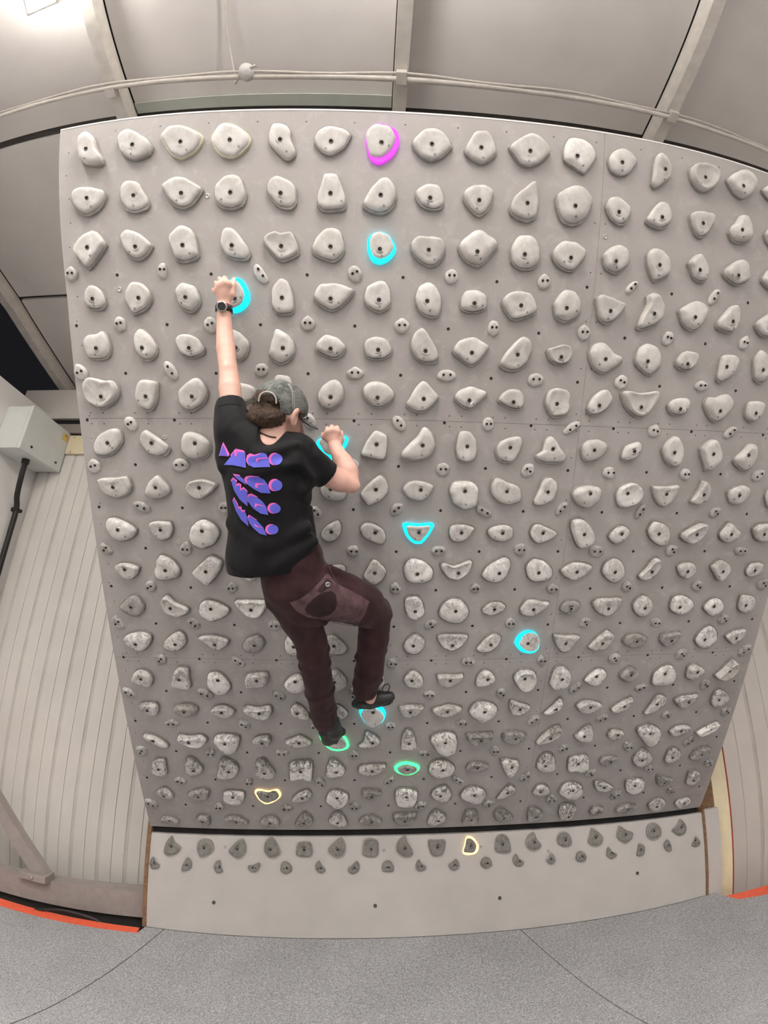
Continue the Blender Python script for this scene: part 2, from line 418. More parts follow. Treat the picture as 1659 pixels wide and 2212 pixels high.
# ceiling battens: the seen one and the added fill
NTH = ['first', 'second', 'third', 'fourth', 'fifth', 'sixth', 'seventh', 'eighth', 'ninth', 'tenth', 'eleventh', 'twelfth', 'thirteenth', 'fourteenth', 'fifteenth', 'sixteenth', 'seventeenth', 'eighteenth']
LBL = ['white ceiling batten lamp glowing at the upper left corner', 'unseen batten lamp added for fill behind the camera by the left wall', 'unseen batten lamp added for fill over the middle of the mat', 'unseen batten lamp added for fill at the back of the middle row', 'unseen batten lamp added for fill near the right wall']
for i, (lx, ly, ll, pw, pu) in enumerate(LAMPS):
    e = empty('batten_lamp', Matrix.Translation((lx, ly, LAMP_Z)))
    MB().box((-0.10, -ll / 2, 0.0), (0.10, ll / 2, 0.06), 0.006).build('housing', M_WHITE, e)
    MB().box((-0.085, -ll / 2 + 0.02, -0.006), (0.085, ll / 2 - 0.02, 0.001), 0.0).build('diffuser', M_LAMP, e)
    MB().box((-0.085, -ll / 2 + 0.02, 0.059), (0.085, ll / 2 - 0.02, 0.066), 0.0).build('diffuser', M_LAMP, e)
    for yy in (-0.22, 0.22): MB().box((-0.012, yy - 0.012, 0.055), (0.012, yy + 0.012, 4.736 - LAMP_Z)).build('bracket', M_WHITE, e)
    tag(e, LBL[i], 'lamp', 'ceiling batten lamps')

# steel sill and brace at the lower left
def oriented(name, p0, p1, wid, zlo, zhi, mat, parent=None):
    p0 = Vector(p0); p1 = Vector(p1); d = (p1 - p0).normalized(); nn = Vector((-d.y, d.x)) * wid
    poly = [p0, p1, p1 + nn, p0 + nn]
    return MB().prism([(a.x, a.y) for a in poly], zlo, zhi).build(name, mat, parent)
sl = oriented('steel_sill', (-1.749, -0.07), (0.02, 0.102), 0.11, 0.0, 0.158, M_SILL)
oriented('sill_lip', (-1.748, -0.071), (0.02, 0.101), 0.03, 0.158, 0.164, M_SILL, sl)
oriented('dark_gap_fill', (-1.749, -0.03), (0.02, 0.14), 0.05, -0.5, 0.0, M_DARK, sl)  # dark filler stands in for the shaded gap under the sill
tag(sl, 'grey steel sill beam along the foot of the left cladding', 'beam')
br = empty('steel_brace', Matrix.Translation((-0.70, 0.05, 0.165)))
I4 = Matrix.Translation((0.70, -0.05, -0.165))
d0 = Vector((-0.675, 0.05, 0.165)); d1 = Vector((-1.70, 0.02, 1.30)); dd = (d1 - d0).normalized(); up = dd.cross(Vector((0, 1, 0))).normalized()
vv = []
for pnt in (d0, d1):
    for a, b in ((-1, -1), (1, -1), (1, 1), (-1, 1)):
        vv.append(pnt + up * 0.048 * a + Vector((0, 0.03 * b, 0)) + up * 0.0)
mesh_obj('bar', vv, [(0, 1, 5, 4), (1, 2, 6, 5), (2, 3, 7, 6), (3, 0, 4, 7), (3, 2, 1, 0), (4, 5, 6, 7)], M_SILL, br, I4)
MB().box((-0.84, -0.03, 0.164), (-0.63, 0.08, 0.21), 0.004).build('foot_plate', M_SILL, br, I4)
MB().lathe([(0.012, 0), (0.012, 0.008), (0.006, 0.010), (0, 0.010)], 8, Matrix.Translation((-0.73, -0.03, 0.188)) @ Matrix.Rotation(math.pi / 2, 4, 'X')).build('bolt', M_WASH, br, I4)
tag(br, 'grey diagonal steel brace bolted onto the sill at lower left', 'brace')
cb = MB().tube(smooth_path([(-0.75, -0.09, -0.03), (-0.5, -0.06, 0.03), (-0.25, -0.03, 0.0), (-0.12, -0.04, -0.10)]), 0.011, 8).build('loose_cable', M_CABLE)
tag(cb, 'black cable lying in the gap behind the orange mat edge', 'cable')

# electrical enclosure on the side wall
eb = empty('electrical_box', Matrix.Translation((-1.75, 0.195, 3.20)))
I4 = Matrix.Translation((1.75, -0.195, -3.20))
MB().box((-1.75, -0.045, 3.20), (-1.535, 0.430, 3.605), 0.006).build('body', M_BOX, eb, I4)
MB().box((-1.532, -0.047, 3.197), (-1.500, 0.432, 3.608), 0.005).build('door', M_BOX, eb, I4)
for (yy, zz) in ((0.06, 3.262), (0.355, 3.262)):
    MB().lathe([(0.0, 0.004), (0.011, 0.004), (0.011, 0.0)], 12, Matrix.Translation((-1.4995, yy, zz)) @ Matrix.Rotation(math.pi / 2, 4, 'Y')).build('lock', M_CABLE, eb, I4)
lbp = MB().box((-1.500, 0.335, 3.50), (-1.4985, 0.425, 3.585)).build('warning_label', plain('label_paper', (0.66, 0.62, 0.52), 0.5), eb, I4)
mesh_obj('warning_triangle', [(-1.498, 0.345, 3.535), (-1.498, 0.415, 3.535), (-1.498, 0.380, 3.580)], [(0, 1, 2)], M_YELLOW, lbp)
mesh_obj('warning_bolt', [(-1.4975, 0.382, 3.570), (-1.4975, 0.372, 3.553), (-1.4975, 0.380, 3.553), (-1.4975, 0.376, 3.540), (-1.4975, 0.390, 3.558), (-1.4975, 0.382, 3.558)], [(0, 1, 2, 3, 4, 5)], M_CABLE, lbp)
MB().box((-1.4985, 0.345, 3.522), (-1.4978, 0.415, 3.531)).add([], []).box((-1.4985, 0.345, 3.508), (-1.4978, 0.415, 3.517)).build('warning_text_bars', M_YELLOW, lbp)
tag(eb, 'pale grey electrical enclosure with warning label on the left wall', 'electrical box')
ec = empty('conduit_cable', Matrix.Translation((-1.62, 0.17, 3.20)))
I4 = Matrix.Translation((1.62, -0.17, -3.20))
MB().tube([(-1.62, 0.17, 3.20), (-1.62, 0.175, 3.16)], 0.030, 12).build('gland', M_CABLE, ec, I4)
MB().tube(smooth_path([(-1.62, 0.175, 3.17), (-1.64, 0.20, 3.05), (-1.69, 0.27, 2.90), (-1.715, 0.33, 2.80), (-1.722, 0.345, 2.6), (-1.722, 0.345, 2.0), (-1.722, 0.345, 0.25)]), 0.021, 12).build('cable', M_CABLE, ec, I4)
MB().box((-1.7495, 0.31, 2.775), (-1.70, 0.385, 2.805), 0.004).build('clip', M_CABLE, ec, I4)
tag(ec, 'thick black cable dropping from the grey electrical box', 'cable')
cbx = MB().box((-1.495, 0.418, 3.39), (-1.20, 0.449, 3.585), 0.004).build('cream_junction_panel', M_CREAM)
MB().lathe([(0.0, 0.003), (0.005, 0.003), (0.005, 0.0)], 8, Matrix.Translation((-1.44, 0.417, 3.56)) @ Matrix.Rotation(math.pi / 2, 4, 'X')).build('screw', M_SCREW, cbx)
MB().lathe([(0.0, 0.003), (0.005, 0.003), (0.005, 0.0)], 8, Matrix.Translation((-1.44, 0.417, 3.405)) @ Matrix.Rotation(math.pi / 2, 4, 'X')).build('screw', M_SCREW, cbx)
tag(cbx, 'cream box mounted high on the cladding behind the board edge', 'box')

# ------------------------------------------------------------------ board and kickboard
BX0, BX1, BY1 = 0.050, 3.622, 3.688
cbd = empty('climbing_board', board_matrix(0, 0))
tag(cbd, 'big overhanging grey climbing board covered with rows of holds', 'climbing wall')
SY = [0.008, 1.222, 2.446, BY1]; SX = [BX0, 2.371, BX1]
gp = 0.0006
LEDGE = [(0.008, 0.052), (1.222, 0.052), (2.446, 0.066), (2.95, 0.071), (BY1, 0.042)]   # the left sheets do not line up perfectly
def left_x(y): return float(np.interp(y, [q[0] for q in LEDGE], [q[1] for q in LEDGE]))
for j in range(3):
    ya, yb_ = SY[j] + (gp if j else 0), SY[j + 1] - (gp if j < 2 else 0)
    lft = [(left_x(y), y) for y in ([ya, yb_] if j < 2 else [ya, 2.95, yb_])][::-1]
    MB().prism([(SX[1] - gp, ya), (SX[1] - gp, yb_)] + lft, -0.020, 0.0).build('board_panel', M_BOARD, cbd)
    MB().box((SX[1] + gp, ya, -0.020), (SX[2], yb_, 0.0)).build('board_panel', M_BOARD, cbd)
MB().box((BX0 + 0.04, 0.02, -0.030), (BX1 - 0.02, BY1 - 0.02, -0.0205)).build('backing_sheet', M_DARK, cbd)
MB().box((0.043, BY1, -0.022), (BX1, BY1 + 0.006, 0.001)).build('edge_trim', M_EDGE, cbd)
MB().box((BX1, 0.02, -0.022), (BX1 + 0.004, BY1, 0.0)).build('edge_trim', M_KICK, cbd)
for xx in (0.25, 1.25, 2.35, 3.40):
    MB().box((xx - 0.04, 0.02, -0.15), (xx + 0.04, BY1 - 0.05, -0.031)).build('steel_stud', M_SILL, cbd)
for yy in (0.45, 1.85, 3.3):
    MB().box((0.10, yy - 0.04, -0.25), (3.57, yy + 0.04, -0.151)).build('cross_beam', M_SILL, cbd)
HOLD_DATA = '''
1 1 f 41 -52,71 -17,94 19,68 43,3 68,-40 58,-65 -2,-61 -40,-37 -53,16
1 2 f 32 -75,53 -54,77 -15,78 32,49 70,19 81,-8 65,-39 6,-56 -35,-44 -63,-13 -76,23
1 3 w 28 -91,42 -55,73 -10,77 35,63 87,32 84,1 54,-36 -0,-60 -40,-46 -70,-7
1 4 f 28 -81,19 -65,51 -41,74 -12,78 27,65 65,37 82,15 75,-12 36,-49 2,-62 -41,-52 -70,-19
1 5 d 28 -50,24 -37,71 -13,77 20,71 42,43 44,6 61,-30 59,-53 30,-74 1,-58 -42,-17
1 6 f 22 -70,16 -54,49 -12,67 41,60 81,40 79,20 51,-22 -1,-49 -39,-38 -66,-7
1 7 f 24 -62,21 -51,54 -15,80 28,71 59,56 72,27 68,-5 45,-43 -3,-73 -37,-64 -54,-33
1 8 f 29 -81,15 -64,42 -31,66 27,71 57,53 87,11 83,-5 45,-42 -3,-57 -42,-42 -72,-12
1 9 f 28 -68,-4 -58,19 -30,68 -1,75 34,73 57,37 70,5 67,-18 38,-43 9,-55 -31,-44 -61,-22
1 10 w 33 -86,21 -49,54 -1,79 50,67 83,37 95,12 56,-31 6,-52 -35,-43 -67,-8
1 11 d2 34 -55,12 -53,50 -34,84 2,90 55,79 94,37 85,-3 52,-52 36,-56 3,-40 -45,-16
1 12 d 32 -57,14 -40,48 -5,72 38,69 78,39 75,11 46,-31 3,-48 -36,-36 -53,-8
1 13 w 36 -36,66 -20,77 4,65 33,35 40,7 35,-30 9,-53 -30,-79 -54,-62 -50,-21 -49,10
1 14 c 40 -68,39 -49,61 -14,69 52,69 95,47 93,20 63,-28 16,-56 -27,-47 -59,-11
1 15 f 47 -69,32 -27,75 23,97 68,94 101,60 96,25 59,-26 22,-46 -25,-31 -59,7
1 16 d 35 -59,30 -8,72 48,79 84,45 62,-1 14,-17 -23,-8
2 1 f 31 -85,26 -59,49 -16,52 25,43 73,30 75,1 50,-40 -4,-67 -47,-54 -79,-13
2 2 f 26 -64,35 -46,61 -12,65 21,52 40,21 62,-22 53,-50 1,-64 -39,-53 -64,-17
2 3 w 29 -90,34 -62,52 -21,69 23,59 86,25 76,0 40,-41 -0,-55 -44,-39 -73,-1
2 4 f 29 -73,4 -63,36 -28,68 11,74 38,65 54,31 63,-6 48,-42 3,-59 -41,-53 -69,-28
2 5 f 26 -60,31 -47,58 -14,69 25,59 61,32 65,-4 63,-36 34,-57 -15,-46 -53,-5
2 6 b 32 -32,66 -25,78 26,80 43,45 65,-23 53,-55 -24,-64 -56,-44 -59,-17 -46,24
2 7 f 31 -75,-30 -54,11 -21,53 22,78 54,52 70,11 58,-30 30,-59 -9,-66 -58,-52
2 8 f 26 -62,26 -39,43 -5,57 39,49 55,20 62,-12 47,-36 8,-41 -32,-30 -55,-4
2 9 f 29 -67,24 -51,48 -22,61 23,63 58,50 64,27 52,-20 23,-51 -1,-56 -32,-34 -59,-3
2 10 w 32 -71,-10 -53,29 -19,59 25,93 38,87 48,36 56,-10 49,-48 9,-66 -38,-54 -64,-37
2 11 d 40 -78,37 -68,59 -29,83 17,94 60,81 88,46 87,8 64,-37 14,-67 -40,-54 -69,-4
2 12 f 28 -55,34 -40,60 1,65 39,46 66,14 49,-34 18,-48 -21,-30 -46,1
2 13 f 30 -67,-9 -46,28 -17,62 9,71 37,59 57,22 47,-18 12,-43 -35,-38 -62,-24
2 14 w 33 -54,42 -5,51 47,52 74,40 69,11 40,-38 6,-58 -26,-41 -52,7
2 15 d 43 -24,31 4,74 26,83 56,72 84,27 85,-15 42,-48 -21,-49 -50,-11 -39,18
2 16 d 35 -44,25 -17,55 28,71 77,52 80,7 37,-33 -12,-28 -39,-2
3 1 b 39 -71,6 -43,43 22,71 45,63 74,19 51,-14 -6,-78 -22,-80 -45,-54 -74,-22
3 2 f 29 -75,45 -53,70 -27,72 23,49 66,13 60,-10 27,-42 -4,-50 -39,-34 -67,12
3 3 f 34 -66,34 -43,62 -2,83 37,66 52,34 58,-13 57,-41 1,-61 -44,-49 -59,-3
3 4 f 31 -52,28 -43,61 -21,74 11,65 44,28 70,-13 72,-36 52,-53 7,-50 -32,-36 -51,-4
3 5 c 31 -79,33 -36,55 -2,50 42,57 59,35 73,-7 66,-32 6,-56 -28,-45 -71,6
3 6 f 32 -83,-1 -63,40 -24,73 15,78 44,61 59,15 56,-17 20,-53 -25,-47 -69,-29
3 7 f 23 -49,41 -32,62 2,72 36,60 62,26 67,-2 43,-35 4,-53 -31,-42 -49,-5
3 8 w 34 -77,28 -58,52 -13,54 56,48 76,21 69,-21 35,-56 0,-59 -40,-40 -71,-4
3 9 d 39 -79,28 -57,57 -14,89 16,95 53,77 95,46 82,13 38,-37 9,-51 -38,-36 -70,0
3 10 d 38 -56,26 -43,64 -13,83 33,83 66,57 78,15 72,-28 43,-51 -9,-52 -47,-26
3 11 f 36 -75,28 -49,63 -23,71 30,63 76,38 68,-1 35,-42 3,-48 -41,-32 -70,-0
3 12 d 37 -49,31 -18,64 29,76 63,60 78,25 71,-5 37,-38 10,-43 -30,-26 -44,2
3 13 f 40 -49,48 -33,72 7,67 46,41 68,-2 65,-35 18,-58 -2,-62 -26,-30 -44,9
3 14 f 36 -47,38 -1,77 34,52 58,14 59,-31 26,-46 -11,-30 -34,8
3 15 f 38 -61,23 -19,59 23,80 60,67 81,21 77,-11 24,-38 -22,-25 -57,-3
3 16 d 38 -49,13 -12,62 37,74 87,47 93,-2 52,-34 6,-31 -32,-12
4 1 f 29 -46,4 -24,50 -7,58 25,46 48,12 48,-22 27,-43 -24,-40 -44,-17
4 2 f 31 -68,5 -57,38 -29,65 16,61 47,27 47,-11 18,-46 -35,-66 -49,-48 -67,-19
4 3 d 34 -52,30 -33,56 2,61 41,42 57,7 52,-27 20,-57 -15,-50 -43,-17
4 4 f 22 -46,49 -5,84 30,78 53,44 62,11 51,-22 20,-48 -15,-54 -50,-41 -74,2
4 5 b 35 -48,12 -35,55 -5,81 25,69 44,22 50,-34 38,-61 -23,-66 -47,-35
4 6 f 33 -75,19 -50,57 -10,65 50,61 102,41 95,22 55,-22 5,-48 -45,-28 -70,-5
4 7 f 31 -65,18 -54,52 -20,74 20,82 40,64 54,7 47,-26 7,-48 -38,-36 -61,-10
4 8 d 38 -51,15 -42,54 -3,82 38,66 65,24 67,-19 53,-58 18,-63 -24,-46 -42,-18
4 9 d 34 -59,13 -42,50 -12,57 29,53 59,38 63,-1 49,-23 -2,-36 -49,-25
4 10 w 37 -82,26 -55,52 -8,60 40,52 68,24 83,-14 57,-37 -16,-59 -49,-40 -78,2
4 11 d 38 -52,24 -31,59 -1,82 37,76 67,46 77,7 64,-33 12,-56 -33,-41 -47,-10
4 12 w 34 -64,58 -41,67 22,51 80,32 67,4 27,-43 -5,-53 -41,-33 -57,16
4 13 w 41 -31,77 -14,92 18,83 55,39 60,-5 33,-41 -36,-69 -60,-56 -49,-10 -27,42
4 14 d 40 -68,31 -38,54 -1,73 44,75 82,44 69,-9 41,-46 9,-57 -38,-31 -61,9
4 15 w 35 -69,-7 -46,27 -10,69 18,78 42,42 47,1 30,-42 -8,-49 -62,-33
4 16 f 38 -61,2 -25,38 16,64 59,68 91,33 86,-17 40,-46 -19,-43
5 1 d 35 -71,27 -49,56 3,65 30,75 48,45 55,6 41,-34 1,-48 -50,-41 -69,-3
5 2 d 34 -45,43 -21,84 8,77 41,43 58,4 50,-31 17,-53 -19,-43 -40,-11
5 3 f 31 -65,38 -42,57 -6,59 34,42 63,3 54,-26 -2,-42 -42,-26 -63,13
5 4 d 34 -61,42 -34,76 -13,81 27,57 56,23 49,-16 17,-51 -19,-46 -54,-26
5 5 d 37 -66,-16 -55,33 -39,77 -14,79 36,44 51,5 40,-35 -2,-67 -38,-60 -65,-35
5 6 d 35 -71,11 -51,45 -20,59 25,49 61,22 66,-2 45,-29 10,-41 -36,-26 -66,-9
5 7 f 30 -64,24 -41,49 4,55 45,41 62,12 59,-17 26,-38 -25,-41 -56,-25
5 8 w 36 -66,34 -52,78 -17,101 10,76 48,18 66,-31 46,-49 4,-53 -38,-34 -62,5
5 9 f 34 -82,15 -63,46 -7,69 35,59 82,32 75,11 36,-40 -0,-56 -49,-28 -79,-4
5 10 w 38 -75,-36 -48,10 -9,56 26,83 60,65 72,25 57,-31 16,-66 -27,-71 -65,-56
5 11 c 30 -65,31 -33,42 9,56 46,46 56,14 45,-22 7,-35 -38,-21 -57,3
5 12 d 37 -70,18 -62,59 -30,74 4,70 55,29 98,6 84,-21 31,-57 -3,-62 -45,-37
5 13 d 37 -49,19 -37,61 5,84 52,66 82,21 78,-26 43,-60 1,-46 -42,-11
5 14 f 33 -50,10 -25,48 8,60 47,52 64,32 52,-6 17,-30 -33,-18
5 15 d 36 -26,-24 -21,41 11,59 71,52 81,20 62,-30 6,-74 -22,-62
5 16 d 37 -40,44 -15,95 8,91 53,56 70,-4 55,-44 19,-63 -17,-43
6 1 c 39 -84,50 -59,82 -28,80 14,69 57,67 74,28 59,-12 11,-48 -33,-54 -78,-27 -87,9
6 2 b 39 -54,7 -35,58 -14,74 47,65 48,28 33,-33 3,-65 -40,-49 -54,-18
6 3 f 34 -71,2 -53,38 14,83 49,63 67,17 49,-28 -12,-67 -59,-49
6 4 f 30 -77,28 -45,53 8,59 59,48 82,28 73,-2 40,-28 -12,-33 -64,-13
6 5 b 37 -44,79 -29,95 23,89 42,45 52,-11 20,-37 -32,-37 -63,-12
6 6 d 37 -62,5 -42,46 -1,72 30,75 56,47 59,2 40,-34 -1,-56 -43,-45
6 7 d 39 -67,39 -39,67 12,71 60,46 80,11 61,-20 14,-46 -27,-37 -59,-2
6 8 f 33 -69,-8 -44,39 -14,77 12,75 40,46 72,11 58,-15 22,-52 -20,-63 -68,-44 -79,-23
6 9 d 33 -65,18 -42,44 5,63 43,52 81,41 86,23 47,-15 11,-41 -33,-27 -61,-2
6 10 f 28 -69,9 -52,35 -21,56 23,56 52,29 56,-8 36,-32 -14,-28 -60,-6
6 11 c 32 -52,6 -42,54 -5,71 46,62 64,32 61,5 72,-26 48,-56 -8,-63 -37,-30
6 12 f 31 -51,-7 -30,36 12,70 46,69 69,40 61,3 25,-36 -20,-48 -45,-28
6 13 c 38 -96,58 -81,72 -21,64 48,72 81,79 89,50 70,1 41,-41 -4,-48 -64,-5
6 14 d 32 -57,15 -33,41 12,52 46,47 61,26 50,-13 14,-32 -35,-22
6 15 d 40 -72,29 -59,63 -20,62 30,82 75,65 93,38 70,-8 14,-55 -35,-30
6 16 f 37 -40,2 -35,48 12,59 52,50 55,19 37,-28 9,-47 -30,-26
7 1 f 31 -80,-19 -49,29 11,61 55,61 64,13 39,-29 -10,-62 -72,-62
7 2 f 30 -64,24 -37,58 -6,45 45,8 77,-23 61,-56 21,-66 -22,-56 -56,-18
7 3 d 38 -80,-18 -63,35 -30,51 33,30 66,-12 43,-65 -19,-82 -66,-61
7 6 f 23 -66,2 -44,24 -2,29 56,33 77,20 61,-22 24,-65 -14,-71 -50,-40
7 7 b 40 -71,-43 -47,11 -5,61 48,38 52,-9 45,-62 29,-79 -19,-71 -67,-59
7 8 d 46 -94,-40 -63,-2 -21,41 4,81 36,68 62,22 62,-21 36,-59 -33,-79 -93,-69
7 9 b 38 -49,-24 -46,24 -32,66 17,65 44,26 52,-22 41,-66 4,-80 -36,-67
7 10 f 32 -65,-20 -52,18 -4,43 46,51 62,31 57,-12 33,-62 1,-76 -45,-63
7 11 d 35 -73,-37 -44,-15 -37,34 -11,58 19,41 53,-7 83,-39 72,-64 9,-73 -56,-64
7 12 d 35 -57,7 -34,40 12,48 60,38 81,11 57,-29 8,-61 -41,-48
7 13 d 34 -53,-21 -38,19 21,44 42,34 44,-5 25,-35 -15,-53 -47,-43
7 14 f 38 -50,8 -37,48 7,79 45,40 66,-10 61,-62 30,-75 -20,-48
7 15 b 45 -51,20 -2,70 32,47 58,3 59,-38 7,-94 -15,-60
7 16 d 40 -57,-32 -25,10 12,53 57,50 74,4 64,-56 35,-84 -5,-77
8 1 w 33 -80,37 -40,46 15,47 67,53 82,9 62,-36 2,-57 -45,-42 -73,-2
8 2 d 34 -67,-29 -43,21 -0,60 31,38 58,-1 52,-34 -2,-59 -51,-52
8 3 c 32 -73,-6 -51,27 11,42 65,28 82,12 50,-27 -8,-58 -57,-39
8 6 d 36 -53,0 -33,28 10,34 53,12 75,-21 58,-54 4,-59 -40,-38
8 7 b 42 -72,-20 -37,25 19,69 50,42 61,4 40,-41 -30,-81 -52,-64 -69,-42
8 8 f 32 -86,-1 -56,38 -7,43 54,26 62,7 30,-44 -8,-58 -59,-39
8 9 d2 44 -71,2 -54,38 -10,47 41,43 71,15 76,-35 60,-81 10,-94 -42,-71 -61,-31
8 10 f 34 -77,11 -68,55 -41,66 12,43 69,19 82,-44 34,-67 -19,-62 -61,-28
8 11 f 31 -62,-48 -43,3 -26,60 8,72 44,51 54,11 41,-35 -1,-65 -47,-71
8 12 d 49 -76,-11 -54,24 4,37 60,28 77,0 57,-53 10,-80 -42,-63
8 13 c2 34 -49,-25 -39,28 19,55 71,36 95,-11 73,-53 21,-74 -23,-72
8 14 w 35 -69,37 -31,40 19,39 68,48 67,12 47,-42 11,-68 -27,-51 -58,-4
8 15 w 36 -52,-37 -22,18 -7,75 19,61 39,22 36,-26 6,-53 -34,-52
8 16 d 35 -52,15 -7,46 41,54 74,38 76,-4 41,-46 -21,-46
8 17 d 38 -26,-5 -17,44 35,59 79,30 90,-19 60,-65 8,-64
9 1 d 40 -74,20 -54,54 -16,57 44,30 80,-4 57,-46 -1,-67 -42,-50 -70,-8
9 2 w 34 -56,34 -19,43 46,38 54,-2 35,-43 1,-60 -30,-47 -53,-6
9 3 d2 41 -78,-19 -52,28 1,55 55,29 77,-17 41,-76 -18,-97 -68,-77
9 6 f 29 -52,-11 -31,24 30,58 49,30 44,-10 18,-45 -21,-56 -49,-34
9 7 f 30 -73,20 -51,46 -2,40 43,9 53,-37 34,-64 -17,-50 -62,-21
9 8 w 25 -77,33 -60,42 1,38 63,43 72,29 49,-18 17,-57 -23,-54 -58,-19
9 9 f 28 -60,12 -42,38 15,41 68,24 63,7 26,-41 -19,-51 -49,-35
9 10 d 29 -75,7 -50,31 8,42 50,26 60,-16 39,-40 -8,-49 -56,-28
9 11 f 28 -63,3 -49,41 -13,43 43,21 83,-3 56,-33 -7,-60 -46,-39
9 12 b2 45 -61,28 -57,70 -9,76 37,41 65,-17 59,-59 4,-83 -29,-45
9 13 d 36 -57,-14 -25,29 17,40 51,21 51,-9 29,-46 -13,-60 -46,-38
9 14 f 32 -52,6 -41,52 -17,66 51,41 74,-11 69,-61 39,-71 -16,-44
9 15 c 44 -71,-6 -34,25 24,56 59,54 61,21 35,-31 -7,-56 -55,-37
9 16 d 37 -50,1 -28,39 -6,64 45,29 76,3 60,-27 5,-52 -35,-34
9 17 w 36 -59,27 -25,53 44,58 86,44 88,-1 57,-41 6,-48 -34,-25
10 1 w 34 -53,16 -29,31 28,28 67,7 49,-37 8,-61 -27,-45 -52,-8
10 2 d 35 -65,-3 -33,73 7,70 45,41 68,-8 47,-45 -19,-61 -65,-52
10 3 b 42 -77,-12 -31,37 25,78 80,44 51,-23 -3,-79 -47,-51
10 6 f 23 -17,27 17,40 57,38 68,15 56,-22 16,-53 -24,-41
10 7 f 27 -55,-15 -33,34 -5,73 35,44 59,10 43,-39 3,-72 -44,-46
10 8 d2 38 -67,11 -54,59 -21,78 37,60 83,11 71,-44 14,-59 -45,-45
10 9 c 31 -93,39 -77,53 -29,36 16,51 62,66 73,42 48,-10 3,-41 -43,-35 -80,5
10 10 d2 36 -85,-14 -62,30 -11,66 35,82 63,48 53,-11 15,-56 -43,-54 -77,-33
10 11 d2 34 -63,23 -41,66 -11,71 40,54 85,4 76,-41 11,-59 -41,-40
10 12 f 29 -84,6 -33,47 23,50 89,30 67,-8 11,-49 -46,-38
10 13 d 34 -63,2 -47,53 1,73 44,47 69,-9 56,-50 15,-68 -38,-37
10 14 c 35 -60,-26 -28,13 2,64 30,77 48,50 34,-5 1,-44 -42,-52
10 15 f 33 -51,18 -28,44 31,45 63,9 51,-27 13,-47 -26,-28
10 16 b 38 -60,23 -12,63 37,38 60,3 39,-38 8,-64 -27,-24
10 17 f 32 -38,-0 -18,37 35,43 60,31 53,-9 16,-38 -21,-38
11 1 d0 29 -70,-3 -25,43 21,66 53,32 60,-14 29,-53 -12,-58 -56,-32
11 2 c 35 -51,20 -38,60 -13,67 24,29 88,-5 71,-41 25,-56 -23,-35
11 3 f2 31 -73,-20 -59,25 -16,45 48,27 92,-8 65,-50 -10,-78 -56,-59
11 4 c2 35 -87,40 -53,50 18,51 82,47 80,18 48,-39 8,-54 -44,-29
11 8 b2 32 -55,62 -36,78 16,77 45,29 47,-21 16,-54 -32,-41 -52,4
11 9 d2 34 -85,-23 -70,29 -30,64 24,61 66,15 76,-25 46,-74 -2,-82 -58,-60
11 10 f 22 -63,1 -26,37 28,40 64,15 45,-17 -14,-37 -57,-25
11 11 w 30 -69,-1 -40,51 3,54 54,41 91,37 62,-4 5,-44 -55,-38
11 12 f0 28 -54,2 -28,39 30,38 58,18 40,-20 -1,-37 -45,-21
11 13 w 33 -87,26 -65,53 -0,57 75,57 71,23 40,-33 0,-54 -60,-21
11 14 d 35 -59,15 -37,55 -6,70 39,42 61,-1 41,-48 1,-63 -40,-33
11 15 d2 33 -44,-3 -41,52 4,68 62,48 101,5 78,-39 21,-54 -29,-31
11 16 d2 35 -44,-15 -25,26 21,46 65,21 83,-26 41,-67 -7,-54
11 17 d 32 -34,7 -28,56 17,58 70,33 74,-26 27,-59 -18,-36
12 1 d2 39 -79,21 -42,51 29,66 75,44 72,3 33,-45 -11,-49 -61,-17
12 2 d 32 -78,-19 -43,33 17,71 51,42 48,-6 4,-47 -56,-49
12 3 w 29 -94,34 -66,47 1,50 72,26 62,-8 20,-34 -25,-21 -60,10
12 4 d0 29 -70,-12 -40,35 16,56 50,23 44,-19 3,-52 -51,-48
12 5 d2 35 -54,-8 -37,51 0,65 35,32 45,-16 26,-54 -16,-60 -46,-43
12 6 f 25 -67,19 -30,61 12,54 65,-8 65,-41 28,-62 -32,-48
12 8 d 23 -52,-8 -34,40 7,70 57,39 60,-9 25,-57 -24,-53
12 9 c2 25 -86,46 -66,66 1,67 76,61 82,37 42,-19 -6,-39 -55,-10
12 10 f 24 -76,-33 -38,29 9,66 54,48 51,8 11,-45 -38,-53
12 11 d2 19 -68,4 -48,49 -6,71 41,54 63,8 60,-41 30,-62 -23,-53 -55,-24
12 12 w 29 -72,52 -12,47 78,43 64,-0 32,-55 -12,-59 -50,-8
12 13 w 36 -70,-35 -33,21 26,73 58,50 59,7 28,-41 -30,-54
12 14 f0 27 -76,-1 -55,37 -2,47 48,30 73,4 36,-38 -14,-45 -56,-27
12 15 w0 30 -60,-5 -55,35 6,47 56,47 52,9 19,-35 -25,-42
12 16 d2 30 -47,-6 -24,52 27,83 86,37 91,-21 44,-66 -15,-51
12 17 f 29 -62,9 -21,40 42,54 67,40 55,-2 4,-46 -34,-23
13 1 f 43 -69,-17 -44,29 -6,41 36,22 48,-21 29,-63 -16,-54 -56,-31
13 2 b 42 -52,-37 -39,13 -15,62 44,57 44,-8 43,-69 -7,-66 -48,-57
13 3 d2 41 -72,-18 -53,31 4,32 48,-25 55,-68 18,-107 -33,-106 -67,-67
13 4 w 41 -71,-18 -63,21 -25,34 50,38 61,1 39,-41 -23,-59 -67,-62
13 5 d2 43 -69,-37 -36,10 14,32 56,-11 48,-66 -8,-92 -52,-78
13 6 d 44 -54,-2 -16,55 21,55 64,-3 58,-49 8,-81 -42,-67
13 8 f2 35 -44,-4 -20,39 13,55 56,16 67,-31 39,-61 -18,-48
13 9 w 40 -73,19 -39,29 25,24 78,27 63,-10 20,-51 -30,-56 -61,-22
